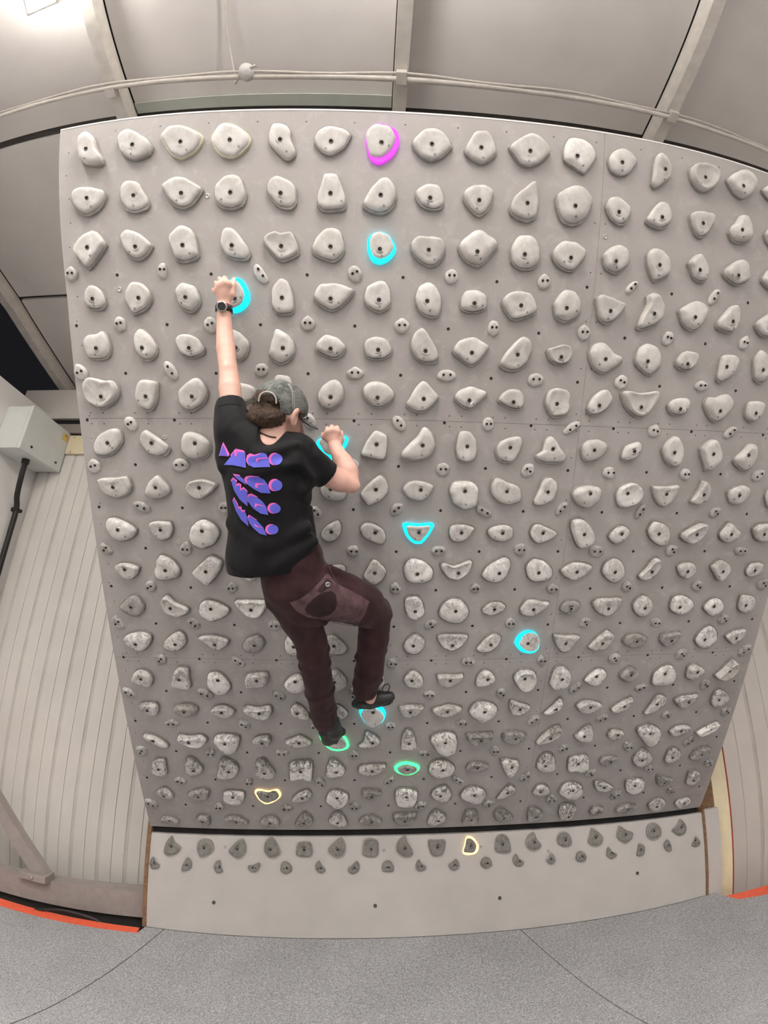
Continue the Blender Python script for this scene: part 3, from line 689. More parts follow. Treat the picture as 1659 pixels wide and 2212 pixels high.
13 10 f2 36 -59,-33 -51,18 -15,52 33,23 48,-14 22,-46 -47,-60
13 11 c2 42 -56,-10 -35,34 15,48 64,25 76,-31 61,-81 17,-101 -25,-67
13 12 b2 50 -50,-52 -35,43 2,64 46,40 58,-10 44,-63 -24,-79
13 13 d2 37 -57,-39 -29,5 14,37 62,24 72,-13 44,-63 7,-80 -41,-53
13 14 f0 37 -54,-17 -27,27 5,43 48,15 54,-23 14,-64 -23,-49
13 15 d2 37 -47,-80 -50,-11 -4,40 54,40 90,-13 89,-73 36,-96 -21,-92
13 16 d 37 -49,-22 -48,25 -8,46 61,-0 42,-40 7,-67 -37,-53
13 17 c 47 -64,-45 -29,-4 31,63 67,25 66,-31 26,-75 -24,-74
14 1 f 37 -56,23 -25,36 41,36 54,2 39,-40 8,-45 -33,-13
14 2 d0 42 -71,7 -40,28 32,32 68,1 50,-37 3,-53 -51,-34
14 3 w 42 -67,1 -37,23 15,28 66,-10 38,-40 -9,-43 -52,-22
14 4 c2 45 -92,21 -66,29 -10,20 55,32 66,-6 47,-42 -2,-49 -58,-20
14 5 d2 40 -42,11 -13,46 24,27 61,-29 56,-58 11,-52 -27,-30
14 6 f2 25 -21,20 11,39 43,20 71,-18 55,-54 4,-61 -34,-31
14 7 d2 32 -74,-11 -52,27 -8,39 44,19 69,-28 52,-83 0,-116 -39,-90
14 8 w 36 -67,18 -45,33 19,36 79,27 59,-9 21,-42 -31,-41
14 9 w 36 -88,-1 -48,22 16,37 89,11 57,-24 12,-47 -46,-41
14 10 d2 43 -83,-22 -54,40 4,50 59,29 86,-6 65,-62 7,-93 -47,-64
14 11 c 35 -59,10 -53,53 -5,35 63,10 43,-25 -1,-48 -39,-40
14 12 d2 41 -56,-43 -19,0 27,55 51,31 27,-14 -17,-50 -55,-55
14 13 w 38 -77,-2 -40,32 23,29 83,4 52,-32 2,-54 -49,-43
14 14 w 40 -64,-34 -25,5 52,46 53,14 24,-30 -24,-57 -54,-53
14 15 f 36 -53,-76 -26,-15 -2,44 41,50 66,21 53,-29 -8,-71 -46,-85
14 16 w 35 -83,4 -45,34 23,38 69,42 48,-4 0,-50 -41,-44
14 17 f 33 -34,-18 -31,40 2,66 64,29 86,-16 49,-52 -7,-61
15 1 d 38 -68,23 -40,31 11,12 59,-27 74,-59 49,-61 -11,-32 -54,-4
15 2 c2 46 -70,26 -55,31 4,24 65,34 97,-2 64,-40 3,-35 -41,-7
15 3 d2 46 -78,-6 -59,32 1,41 72,27 70,-26 46,-82 -0,-101 -45,-67
15 4 w 40 -57,6 -26,29 33,36 47,1 32,-32 -6,-42 -45,-24
15 5 w 37 -83,-1 -47,15 -0,37 44,12 73,-17 38,-36 -13,-40 -59,-24
15 6 f 32 -93,33 -44,41 40,25 66,-17 69,-54 26,-75 -27,-71 -66,-33
15 7 d2 37 -86,-43 -53,-10 -40,60 -1,48 39,10 39,-22 -0,-47 -53,-51
15 8 b 44 -46,-42 -39,25 -21,73 15,69 41,7 46,-43 8,-54 -39,-54
15 9 d2 43 -86,-3 -64,37 -6,54 56,38 77,-14 71,-101 11,-126 -38,-91
15 10 c0 40 -86,19 -64,35 -3,37 73,38 65,9 31,-33 -8,-47 -53,-33
15 11 f0 32 -76,-1 -63,36 -3,45 69,17 56,-13 17,-49 -36,-46 -67,-27
15 12 c 40 -76,-44 -42,13 14,64 59,70 61,26 21,-15 -31,-45 -69,-52
15 13 d2 35 -50,-10 -20,26 -2,50 37,68 62,24 71,-35 46,-65 -17,-50
15 14 f 37 -48,-14 -32,23 13,20 49,3 31,-29 -7,-46 -37,-38
15 15 d2 41 -71,3 -53,40 6,49 73,13 97,-45 81,-111 31,-122 -23,-67
15 16 w 38 -59,-13 -28,19 31,28 76,12 51,-19 1,-45 -40,-45
15 17 c2 41 -75,-43 -39,-11 35,27 59,31 45,-8 -4,-49 -50,-65
16 1 b 37 -51,-23 -28,51 35,58 37,2 33,-58 -10,-61 -45,-47
16 2 d 38 -63,-16 -44,67 3,64 43,1 34,-37 -19,-60 -55,-48
16 3 f 42 -80,-36 -51,65 -16,74 40,33 49,-19 21,-62 -48,-82 -77,-66
16 4 b 47 -59,6 -50,61 -5,74 25,28 55,-33 31,-52 -28,-53 -56,-24
16 5 f2 37 -71,38 -42,55 52,63 70,30 65,-45 54,-93 -7,-72 -69,-91 -73,-35
16 6 d2 40 -67,-29 -43,64 -10,73 30,30 51,-19 23,-52 -32,-68 -62,-53
16 7 w 37 -86,-1 -59,24 8,32 82,31 69,-5 22,-42 -25,-45 -73,-27
16 8 f0 30 -76,-5 -46,25 1,33 63,9 71,-17 31,-52 -16,-55 -58,-36
16 9 d2 38 -84,-22 -66,38 1,57 65,16 80,-29 48,-74 -7,-85 -63,-60
16 10 w0 32 -66,-22 -42,30 14,29 72,7 49,-25 -6,-42 -46,-32
16 11 d2 36 -70,39 -50,56 2,40 47,25 50,-30 26,-85 -1,-97 -36,-46
16 12 d 35 -47,1 -27,61 13,81 53,57 74,-16 66,-64 17,-72 -35,-45
16 13 f2 33 -47,-72 -56,33 -11,52 56,48 78,-7 90,-65 46,-90 -0,-72
16 14 w0 32 -61,-8 -45,27 7,30 49,19 32,-6 -13,-32 -45,-35
16 15 d 35 -48,-16 -31,46 9,74 72,17 81,-29 39,-71 -12,-69
16 16 d 33 -34,-17 -23,50 14,62 66,25 66,-29 12,-64 -26,-47
16 17 f0 34 -60,-27 -33,30 28,51 79,24 57,-16 -3,-56 -47,-51
17 1 f 36 -56,13 -21,37 15,43 46,-15 32,-35 -11,-21
17 2 f0 35 -75,-1 -42,27 30,46 63,27 50,-28 10,-47 -57,-33
17 3 f2 33 -66,-10 -53,29 0,35 65,23 60,-38 28,-76 -28,-74 -64,-49
17 4 w0 27 -80,20 -58,36 4,24 56,36 74,-10 26,-57 -21,-72 -57,-40
17 5 w 36 -65,-25 -27,19 29,46 57,10 35,-27 -20,-45 -62,-41
17 6 d2 34 -71,-38 -49,28 -1,46 61,9 69,-35 40,-95 -3,-112 -51,-77
17 7 w0 29 -59,40 -18,42 53,32 45,-7 11,-33 -31,-27 -56,-1
17 8 f2 35 -69,13 -48,45 8,48 65,28 72,-24 55,-91 -1,-106 -55,-81
17 9 d 33 -56,-12 -34,38 28,63 67,4 66,-51 27,-73 -30,-47
17 10 d2 36 -84,-28 -53,35 -5,50 55,25 83,-21 55,-87 5,-95 -47,-65
17 11 w 30 -61,-59 -28,5 10,52 48,28 44,-8 9,-43 -41,-62
17 12 d 32 -41,-25 -22,29 20,42 60,10 68,-34 35,-50 -15,-46
17 13 d2 35 -79,-29 -56,36 2,50 68,10 83,-50 46,-102 -15,-92 -60,-57
17 14 w 31 -65,39 -32,46 19,23 78,-22 40,-47 -10,-46 -46,-19
17 15 f2 33 -49,-29 -53,34 8,45 71,21 78,-48 39,-91 -24,-77
17 16 f0 31 -53,37 -28,54 36,21 67,11 37,-25 -4,-42 -33,-23
17 17 d 39 -28,-36 -30,50 18,61 56,27 56,-36 6,-60 -24,-51
18 1 f0 33 -66,-7 -36,16 21,4 49,-27 33,-45 -29,-39
18 2 d0 34 -53,-3 -26,32 32,30 37,-18 27,-52 -22,-49 -49,-24
18 3 w0 32 -78,14 -42,36 21,27 70,-21 42,-39 -27,-21 -70,0
18 4 d0 35 -68,-12 -39,30 11,40 51,2 45,-43 -18,-41 -61,-25
18 5 d0 33 -59,-26 -29,32 8,69 48,23 47,-26 -2,-45 -52,-36
18 6 d 32 -58,3 -25,61 17,71 45,22 58,-40 17,-48 -41,-27
18 7 w0 31 -80,-9 -45,35 12,40 66,-4 42,-27 -16,-36 -66,-23
18 8 w0 30 -77,26 -63,50 1,48 73,50 64,3 25,-45 -26,-48 -69,-12
18 9 d 32 -68,-33 -51,37 -17,73 48,23 42,-23 -12,-56 -55,-57
18 10 b0 34 -53,-42 -43,28 -31,61 31,58 51,-2 49,-54 -9,-60
18 11 d0 32 -61,17 -41,65 -4,62 69,-18 33,-41 -25,-45 -50,-22
18 12 d0 35 -43,-46 -49,52 -5,60 53,11 46,-23 3,-51 -33,-58
18 13 d 46 -53,6 -49,65 -5,76 53,51 51,-3 17,-44 -31,-49
18 14 d0 34 -44,-24 -35,31 11,38 48,8 37,-27 -6,-43
18 15 w0 33 -75,-22 -46,25 18,33 67,13 41,-15 -22,-42
18 16 d 32 -54,2 -24,49 24,59 74,16 64,-35 21,-64 -28,-43
18 17 d 32 -60,-4 -33,28 27,35 62,1 45,-42 -7,-61 -40,-42
'''
FEET_DATA = '''
3 0 1 8 28 -1 2 31
3 2 2 13 25 -0 2 31
3 4 11 1 23 15 -25 35
3 6 -1 7 26 12 -15 30
3 8 3 10 29 1 -1 29
3 10 4 9 29 2 -3 32
3 12 3 11 16 -10 21 26
3 14 12 5 23 -8 18 35
4 1 -1 2 25 4 -3 32
4 3 -10 -3 27 9 -11 33
4 5 2 5 30 0 0 32
4 7 0 4 33 1 -1 33
4 9 -4 10 26 1 -2 32
4 11 3 11 30 2 -4 34
4 13 4 10 26 -6 8 30
4 15 1 18 26 -5 9 33
5 0 1 4 29 11 -14 36
5 2 5 10 20 11 -21 39
5 4 1 14 30 0 1 28
5 6 3 4 37 1 -0 27
5 8 -0 5 42 1 -1 25
5 10 1 2 38 2 -3 29
5 12 5 10 28 -12 14 29
5 14 8 11 33 2 -5 25
6 1 3 -16 22 13 -18 29
6 5 4 -3 23 13 -18 32
6 7 -2 -8 20 15 -23 31
6 9 -2 -0 27 1 -2 31
6 11 -6 -4 15 -17 36 27
6 13 2 -4 30 -8 7 29
6 15 6 5 21 -14 25 27
7 0 9 -7 30 8 -5 34
7 2 13 -0 41 0 3 31
7 6 -5 2 29 0 -0 30
7 8 1 -8 33 1 -1 30
7 10 1 -3 24 -17 22 29
7 12 9 -6 38 1 -4 28
7 14 3 -5 28 1 -5 28
7 16 12 -0 23 -18 30 26
8 1 11 3 12 21 -40 19
8 3 1 4 28 0 2 30
8 5 31 -14 16 14 -21 27
8 7 -5 4 17 -19 27 24
8 9 7 -1 11 22 -40 22
8 11 -12 16 19 -14 23 32
8 13 -2 6 20 -10 16 38
8 15 8 7 21 -18 24 22
9 0 8 -4 20 21 -25 24
9 2 -1 -1 31 0 4 36
9 6 3 3 36 0 -0 27
9 8 -0 6 36 0 -1 24
9 10 7 10 35 0 -3 32
9 12 -1 2 40 -0 -5 33
9 14 7 6 19 -24 31 19
9 16 11 3 39 -0 -6 25
10 1 1 3 24 14 -11 27
10 3 4 4 28 0 3 31
10 7 1 11 28 0 -1 31
10 9 -5 10 27 -0 -2 27
10 11 -2 2 35 -0 -4 29
10 13 -2 9 26 -14 11 28
10 15 -3 9 28 -19 16 24
10 17 2 12 27 -22 27 25
11 0 8 5 26 21 -21 33
11 2 -4 6 18 21 -27 27
11 4 3 4 34 0 2 30
11 8 -14 12 14 -25 30 20
11 10 -3 14 29 -0 -3 32
11 12 -1 9 16 -23 30 19
11 14 3 -0 30 -1 -6 28
11 16 8 10 21 -22 27 21
12 1 1 -4 19 22 -22 23
12 3 4 -6 15 22 -33 28
12 7 2 -11 32 -0 -1 30
12 9 -6 -9 37 -1 -2 25
12 11 -4 -10 30 -1 -4 31
12 13 3 -12 18 -25 31 20
12 15 -1 2 23 -20 25 32
12 17 3 7 23 -21 32 31
13 0 1 -13 12 18 -36 25
13 2 9 -10 11 27 -43 18
13 4 2 -16 14 26 -34 24
13 6 -7 -1 22 -0 0 38
13 8 2 -9 35 -1 -1 25
13 10 -6 -10 25 -23 17 27
13 12 9 6 18 -20 30 32
13 14 -3 -5 13 -20 33 17
13 16 1 -7 24 -20 21 28
14 1 4 -5 39 1 4 26
14 3 1 -6 15 23 -30 27
14 5 -12 -15 29 0 1 28
14 7 -3 -13 31 -0 -1 26
14 9 -3 0 40 -1 -2 24
14 11 -3 5 13 -19 33 29
14 13 2 -4 15 -25 36 19
14 15 3 -4 17 -23 27 18
14 17 2 -5 24 -21 20 27
15 0 7 -1 18 25 -28 26
15 2 -1 -5 34 1 4 32
15 4 -5 3 39 0 2 25
15 6 -1 -9 28 -0 0 32
15 8 -3 -7 39 -1 -1 21
15 10 -0 -1 30 -1 -4 34
15 12 6 -3 11 -23 34 14
15 14 8 -16 33 -3 -8 36
15 16 5 -9 20 -21 29 32
16 1 -3 -11 9 22 -31 14
16 3 -2 -12 28 1 3 29
16 5 4 -12 17 26 -29 33
16 7 -2 -1 11 -21 29 27
16 9 -0 -7 9 23 -35 26
16 11 3 -3 16 -20 28 32
16 13 5 -2 16 -25 32 23
16 15 -15 5 37 -4 -8 31
16 17 5 -1 22 -28 29 18
17 0 -4 4 17 28 -35 28
17 2 -1 -6 30 1 3 30
17 4 0 -9 35 0 2 26
17 6 -1 -2 35 -1 0 36
17 8 -10 -1 9 -28 38 18
17 10 0 -3 10 -26 34 15
17 12 -10 5 38 -3 -6 37
17 14 6 6 18 -24 30 28
17 16 -10 -2 27 -4 -9 31
'''
KICK_DATA = '''
a 1 -50,-30 -40,16 -10,54 15,19 55,-9 35,-39 -7,-56 -41,-50
a 2 -50,-1 -39,35 -3,46 38,35 57,-4 36,-34 -13,-57 -40,-33
a 3 -55,-14 -20,26 25,51 49,14 45,-31 7,-56 -37,-36
a 4 -44,10 -34,42 -6,61 24,42 59,-18 42,-41 -3,-49 -37,-22
a 5 -51,-1 -43,31 -4,40 39,28 47,-33 -1,-43 -47,-33
a 6 -61,-4 -27,31 19,59 47,17 39,-27 -3,-49 -47,-27
a 7 -54,-10 -44,42 -4,55 39,37 46,-11 35,-43 -7,-47 -50,-35
a 8 -51,12 -31,44 6,63 20,30 55,-29 33,-50 -10,-49 -46,-20
a 9 -57,33 -9,36 49,33 48,-9 28,-47 -5,-54 -41,-38
a 10 -35,-1 -17,47 23,39 54,-4 37,-43 -11,-53 -47,-42
a 11 -46,-9 -32,36 3,52 42,29 52,-47 -12,-51 -44,-39
a 12 -52,0 -28,39 8,51 20,16 50,-22 26,-44 -4,-50 -41,-33
a 13 -51,4 -31,36 8,41 41,15 40,-32 -7,-40 -44,-23
a 14 -49,-31 -32,19 -16,52 26,28 54,-9 38,-45 -7,-54
a 15 -53,-3 -29,50 17,21 62,-0 39,-40 -4,-53 -39,-33
a 16 -47,-3 -27,38 21,46 56,15 56,-36 8,-58 -37,-43
a 17 -61,-14 -20,14 11,46 45,-1 31,-44 -11,-55 -48,-33
b 1 -34,-3 -16,33 5,3 37,-22 12,-39 -22,-36
b 2 -36,-27 -19,20 -0,42 31,9 18,-31 -29,-42
b 3 -42,-5 -26,25 0,32 4,-3 22,-35 -11,-43 -33,-27
b 4 -37,3 -6,8 39,24 34,-13 3,-30 -26,-18
b 5 -42,-5 -33,27 -5,31 28,9 30,-26 -2,-38 -38,-24
b 6 -34,15 -13,38 5,12 31,-20 -0,-34 -29,-16
b 7 -42,-12 -12,11 16,34 34,4 24,-28 -8,-38 -33,-27
b 8 -36,-25 -34,15 -2,34 30,16 35,-28
b 9 -38,3 -15,35 2,9 32,-12 8,-33 -27,-26
b 10 -38,-4 -13,12 13,29 32,0 21,-29 -8,-35 -29,-23
b 11 -42,1 -30,23 -3,31 25,17 31,-19 -7,-32 -39,-19
b 12 -43,6 -17,41 -0,10 34,-12 16,-35 -22,-34
b 13 -35,-14 -11,1 5,31 31,1 25,-28 -6,-36
b 14 -38,-2 -23,23 5,25 31,5 28,-28 -9,-39 -39,-26
b 15 -35,-0 -18,36 4,6 42,-18 3,-39 -32,-25
b 16 -30,-40 -18,-2 -6,33 30,17 35,-15 16,-45
b 17 -34,-3 -3,34 20,4 24,-44 -11,-43
b 18 -27,-33 -0,-7 12,23 41,-13 33,-46 -4,-48
'''
# bolt holes on the half grid that carry no foothold, shared mesh
random.seed(4)
FEET = [tuple(int(a) for a in l.split()) for l in FEET_DATA.strip().splitlines()]
footset = {(r, c) for r, c, *_ in FEET}
hole_me = None
def disc(r, z, seg=10):
    return MB().lathe([(r * 1.15, 0.0002), (r, 0.0006), (r * 0.95, 0.0002), (0.0, 0.0001)], seg)
hm = disc(0.0062, 0); 
for r in range(3, 18):
    for c in range(0, 18):
        if (r, c) in footset or (c + (0 if r % 2 else 1)) % 2 == 0: continue
        M_ = M_BOLT
        if hole_me is None:
            o = hm.build('bolt_hole', M_BOLT, cbd, Matrix.Translation(((c + 0.5) * G, (18 - r) * G, 0.0))); hole_me = o.data
        else: link('bolt_hole', hole_me, cbd, Matrix.Translation(((c + 0.5) * G, (18 - r) * G, 0.0)))
# fine screw heads along sheet joints and edges
mb = MB()
def dot(x, y, r=0.0034):
    mb.lathe([(r, 0.0002), (r * 0.9, 0.0005), (0, 0.0003)], 7, Matrix.Translation((x, y, 0)))
for sy in (1.222, 2.446):
    for k in range(1, 36):
        xx = k * G / 2 + (0.022 if k % 2 else -0.022)
        for s in (-0.024, 0.024): dot(xx + random.uniform(-.003, .003), sy + s)
for k in range(2, 17):
    yy = BY1 - k * G
    for s in (-0.024, 0.024):
        dot(2.371 + s, yy + 0.03)
for k in range(0, 36):
    yy = 0.12 + k * 0.1016
    if yy < BY1 - 0.05:
        dot(left_x(yy) + 0.040 + (0.008 if k % 3 else -0.004), yy, 0.0030); dot(BX1 - 0.045, yy, 0.0030)
for k in range(1, 17): dot(k * G + G / 2 + random.uniform(-.01, .01), BY1 - 0.045, 0.0033)
o = mb.build('screw_heads', M_SCREW, cbd); o['kind'] = 'stuff'
# washers left in a few empty spots
for (x_, y_) in ((0.708, 3.353), (0.309, 2.99), (0.455, 2.36), (1.79, 3.35), (2.40, 3.26), (0.47, 1.86), (1.505, 1.32), (1.80, 1.335)):
    MB().lathe([(0.011, 0.0002), (0.011, 0.0016), (0.0055, 0.0016), (0.005, 0.0004), (0.0, 0.0004)], 14).build('blank_washer', M_WASH, cbd, Matrix.Translation((x_, y_, 0)))

KZ1 = -0.033
kb = empty('kickboard', Matrix.Translation((1.84, 0.0, 0.0)))
I4 = Matrix.Translation((-1.84, 0, 0))
MB().box((0.062, 0.0, 0.001), (3.636, 0.02, FLOOR + KZ1)).build('kick_panel', M_KICK, kb, I4)
MB().box((0.036, -0.004, 0.001), (0.0615, 0.10, FLOOR + 0.10)).build('plywood_cheek', M_PLY, kb, I4)
MB().box((3.6365, -0.006, 0.001), (3.656, 0.10, FLOOR - 0.012)).build('plywood_cheek', M_PLY, kb, I4)
MB().box((3.6565, 0.0, -0.3), (3.772, 0.02, FLOOR - 0.018)).build('side_panel', M_KICK, kb, I4)
MB().box((0.063, 0.022, FLOOR + KZ1 - 0.05), (3.62, 0.05, FLOOR + 0.03)).build('gap_shade_strip', M_BLACK, kb, I4)  # black strip painted in for the shade of the open hinge gap
MB().box((3.657, 0.06, 0.45), (3.80, 0.08, 1.2)).build('dark_filler', M_PLY, kb, I4)
for (x_, z_) in ((0.48, 0.185), (1.447, 0.18), (2.205, 0.19), (3.12, 0.245)):
    MB().lathe([(0.011, 0.0002), (0.011, 0.0018), (0.006, 0.0018), (0.0055, 0.0006), (0, 0.0006)], 14).build('blank_washer', M_SCREW, kb, I4 @ kick_matrix(x_, z_ - FLOOR))
for (x_, z_) in ((0.53, -0.093), (1.50, -0.11), (2.10, -0.11), (3.25, -0.11), (2.53, -0.155)):
    MB().lathe([(0.0085, 0.0002), (0.0085, 0.0012), (0.0045, 0.0012), (0.004, 0.0005), (0, 0.0005)], 12).build('blank_washer', M_WASH, kb, I4 @ kick_matrix(x_, z_))
tag(kb, 'pale grey kickboard strip standing on the mat under the board', 'kickboard')
pt = MB().box((3.790, 0.055, -0.3), (3.915, 0.085, 3.2)).build('timber_post', M_CREAM)
MB().box((3.9155, 0.050, -0.3), (3.922, 0.085, 1.1)).build('red_edge_strip', plain('red_tape', (0.35, 0.03, 0.03), 0.5), pt)
tag(pt, 'cream painted upright board right of the kickboard', 'post')

# ------------------------------------------------------------------ holds
def resample(pts, n, tension):
    """closed Catmull-Rom through pts, then n points even in arc length"""
    P = np.array(pts, float); m = len(P); out = []
    for i in range(m):
        p0, p1, p2, p3 = P[i - 1], P[i], P[(i + 1) % m], P[(i + 2) % m]
        m1 = (p2 - p0) * tension; m2 = (p3 - p1) * tension
        for k in range(10):
            t = k / 10
            out.append((2 * t ** 3 - 3 * t ** 2 + 1) * p1 + (t ** 3 - 2 * t ** 2 + t) * m1 + (-2 * t ** 3 + 3 * t ** 2) * p2 + (t ** 3 - t ** 2) * m2)
    out = np.array(out); d = np.linalg.norm(np.roll(out, -1, 0) - out, axis=1); s = np.r_[0, np.cumsum(d)]
    q = np.linspace(0, s[-1], n, endpoint=False); o2 = np.vstack([out, out[:1]])
    return np.stack([np.interp(q, s, o2[:, 0]), np.interp(q, s, o2[:, 1])], 1)
PROF = {  # style: rings (scale, height) and tilt
    'd': ([(0.955, .10), (0.95, .36), (.895, .60), (.80, .80), (.66, .93), (.50, .99), (.36, 1.0)], .10),
    'f': ([(0.955, .10), (.95, .46), (.905, .75), (.83, .915), (.70, .985), (.55, 1.0), (.38, 1.0)], .20),
    'w': ([(0.955, .10), (.945, .55), (.91, .83), (.85, .95), (.72, .99), (.55, .99), (.38, .98)], .42),
    'c': ([(0.955, .10), (.945, .62), (.90, .97), (.83, 1.06), (.72, 1.0), (.56, .92), (.40, .90)], .34),
    'b': ([(0.955, .10), (.95, .60), (.925, .86), (.87, .97), (.74, 1.02), (.56, 1.03), (.38, 1.0)], .05)}
def hold_parts(outline, h, style, seed, lit=None, n=40, rb=0.0092, zr=0.0125, wide=False):
    P = resample(np.array(outline) / 1000.0, n, 0.36 if style in 'wb' else 0.46)
    # orientation ccw
    if (P[:, 0] * np.roll(P[:, 1], -1) - np.roll(P[:, 0], -1) * P[:, 1]).sum() < 0: P = P[::-1]
    rings, tilt = PROF[style]
    R = np.abs(P).max()
    ang = np.arctan2(P[:, 1], P[:, 0])
    shrink = lit[0] if lit else 0.965; shift = np.array(lit[1:]) / 1000 if lit else np.zeros(2)
    rnd = random.Random(seed); ta = rnd.uniform(-0.5, 0.5); tdir = np.array([math.sin(ta), math.cos(ta)])
    tl = tilt + rnd.uniform(-.06, .06)
    body = h * 1.12 - zr
    v = []; cen = P.mean(0) * 0.55
    zc = None
    for (s, zf) in rings:
        s2 = s * shrink
        # lower rings scale about the outline's middle, upper ones close in on the bolt
        wgt = min(1.0, max(0.0, (0.97 - s) / 0.6))
        C0 = cen * (1 - wgt)
        for i in range(n):
            p = C0 + (P[i] - C0) * s2 if s > 0.5 else (C0 + (P[i] - C0) * s2)
            p = p + shift * min(1.0, s * 1.2)
            z = body * zf * (1 + tl * float((p @ tdir)) / R)
            if zf > 0.3:
                z += body * 0.075 * noise.noise(Vector((p[0] * 22 + seed * 3.1, p[1] * 22, seed * 1.7)))
                q = 0.004 * noise.noise(Vector((p[0] * 30, p[1] * 30 + seed * 2.3, 5.0)))
                p = p * (1 + q / max(np.hypot(*p), 0.02))
            v.append((p[0], p[1], zr * 0.55 + max(z, 0.0)))
    k = len(rings)
    zin = np.mean([v[(k - 1) * n + i][2] for i in range(n)])
    for i in range(n): v.append((rb * 1.7 * math.cos(ang[i]), rb * 1.7 * math.sin(ang[i]), zin))
    for i in range(n): v.append((rb * math.cos(ang[i]), rb * math.sin(ang[i]), zin))
    for i in range(n): v.append((rb * .93 * math.cos(ang[i]), rb * .93 * math.sin(ang[i]), zin - 0.006))
    f = [(a * n + i, a * n + (i + 1) % n, (a + 1) * n + (i + 1) % n, (a + 1) * n + i) for a in range(k + 2) for i in range(n)]
    # rim: an upright band round the foot with a narrow ledge
    rv = []
    for (s, z) in ((1.0, 0.0004), (1.0, zr * .8), (0.985, zr), (0.90 * shrink * (.8 if wide else 1), zr), (0.88 * shrink * (.8 if wide else 1), zr * .5)):
        for i in range(n):
            p = cen + (P[i] - cen) * s; rv.append((p[0], p[1], z))
    rf = [(a * n + i, a * n + (i + 1) % n, (a + 1) * n + (i + 1) % n, (a + 1) * n + i) for a in range(4) for i in range(n)]
    # a spot for the set screw on the face
    best = None
    for _ in range(12):
        i = rnd.randrange(n); p = np.array(v[4 * n + i])
        sc_ = -p[1] * 1.2 + rnd.uniform(0, 0.06) - (0.1 if np.hypot(p[0], p[1]) < 0.02 else 0)
        if best is None or sc_ > best[0]: best = (sc_, i)
    i = best[1]; a = Vector(v[4 * n + i]); b = Vector(v[4 * n + (i + 1) % n]); c = Vector(v[5 * n + i])
    nn = (b - a).cross(c - a).normalized()
    if nn.z < 0: nn = -nn
    return v, f, rv, rf, zin, (a, nn), P

M_HEAD = plain('bolt_head', (0.16, 0.145, 0.125), 0.4, 0.4, 200, 0.2)
bolt = MB()
bolt.lathe([(0.0100, 0.0), (0.0100, 0.0011), (0.0086, 0.0013), (0.0084, 0.0)], 16)
nb1 = len(bolt.f)
bolt.lathe([(0.0086, 0.0012), (0.0080, -0.0045), (0.0062, -0.0047), (0.0060, -0.0025), (0.0034, -0.0025), (0.0032, -0.0052), (0.0, -0.0053)], 16)
bolt_me = bpy.data.meshes.new('bolt'); bolt_me.from_pydata(bolt.v, [], bolt.f); bolt_me.materials.append(M_WASH); bolt_me.materials.append(M_BOLT)
bolt_me.materials.append(M_HEAD)
bolt_me.polygons.foreach_set('material_index', [0] * nb1 + [2 if 48 <= k < 64 else 1 for k in range(len(bolt.f) - nb1)]); bolt_me.polygons.foreach_set('use_smooth', [True] * len(bolt.f))
scr = MB().lathe([(0.0042, 0.0), (0.0040, 0.0009), (0.0028, 0.0009), (0.0026, 0.0002), (0.0, 0.0002)], 10)
scr_me = bpy.data.meshes.new('set_screw'); scr_me.from_pydata(scr.v, [], scr.f); scr_me.materials.append(M_SCREW)
LIT = {(1, 7): 'magenta', (3, 7): 'cyan', (4, 4): 'cyan', (7, 6): 'cyan', (9, 8): 'cyan', (12, 11): 'cyan', (14, 7): 'cyan', (15, 6): 'green', (16, 8): 'green', (17, 4): 'amber'}
LITB = {(1, 7): (.91, -8, 8), (3, 7): (.88, 1, 9), (4, 4): (.86, -10, 4), (7, 6): (.86, 0, 8), (9, 8): (.80, 0, -1), (12, 11): (.96, 10, 1), (14, 7): (.92, 0, -13), (15, 6): (.86, 0, 5), (16, 8): (.80, 0, 0), (17, 4): (.89, 0, 4)}
LITM = {'magenta': M_MAGENTA, 'cyan': M_CYAN, 'green': M_GREEN, 'amber': M_AMBER}
TONE = {'0': (0.38, 0.364, 0.345), '1': (0.635, 0.616, 0.590), '2': (0.76, 0.745, 0.72), 'k': (0.25, 0.24, 0.225)}
HOLDS = []
for l in HOLD_DATA.strip().splitlines():
    t = l.split(); HOLDS.append((int(t[0]), int(t[1]), t[2][0], t[2][1] if len(t[2]) > 1 else '1', int(t[3]) / 1000, [tuple(map(float, a.split(','))) for a in t[4:]]))
def put_hold(name, matrix, outline, h, style, tone, seed, rim_mat, lit=None, dirt=0.3, lb=None):
    v, f, rv, rf, zin, (sp, sn), P = hold_parts(outline, h, style, seed, lb, wide=bool(lit))
    o = mesh_obj(name, v, f, M_HOLD, None, matrix, True)
    r_ = random.Random(seed * 7 + 1); k = r_.uniform(.93, 1.06)
    c = TONE[tone]; o.color = (c[0] * k, c[1] * k, c[2] * k, dirt)
    rm = mesh_obj('rim', rv, rf, rim_mat, o, Matrix.Identity(4), False)
    if lit: rm['label'] = 'glowing %s rim' % lit
    link('bolt', bolt_me, o, Matrix.Translation((0, 0, zin)))
    q = Vector((0, 0, 1)).rotation_difference(sn).to_matrix().to_4x4(); q.translation = sp - sn * 0.0004
    link('set_screw', scr_me, o, q)
    return o, P
STY = {'d': 'domed', 'f': 'flat-faced', 'w': 'wedge-lipped', 'c': 'scooped', 'b': 'blocky'}
rank = {}
ROWN = ['top row'] + ['%s row from the top' % NTH[i] for i in range(1, 17)] + ['bottom row']
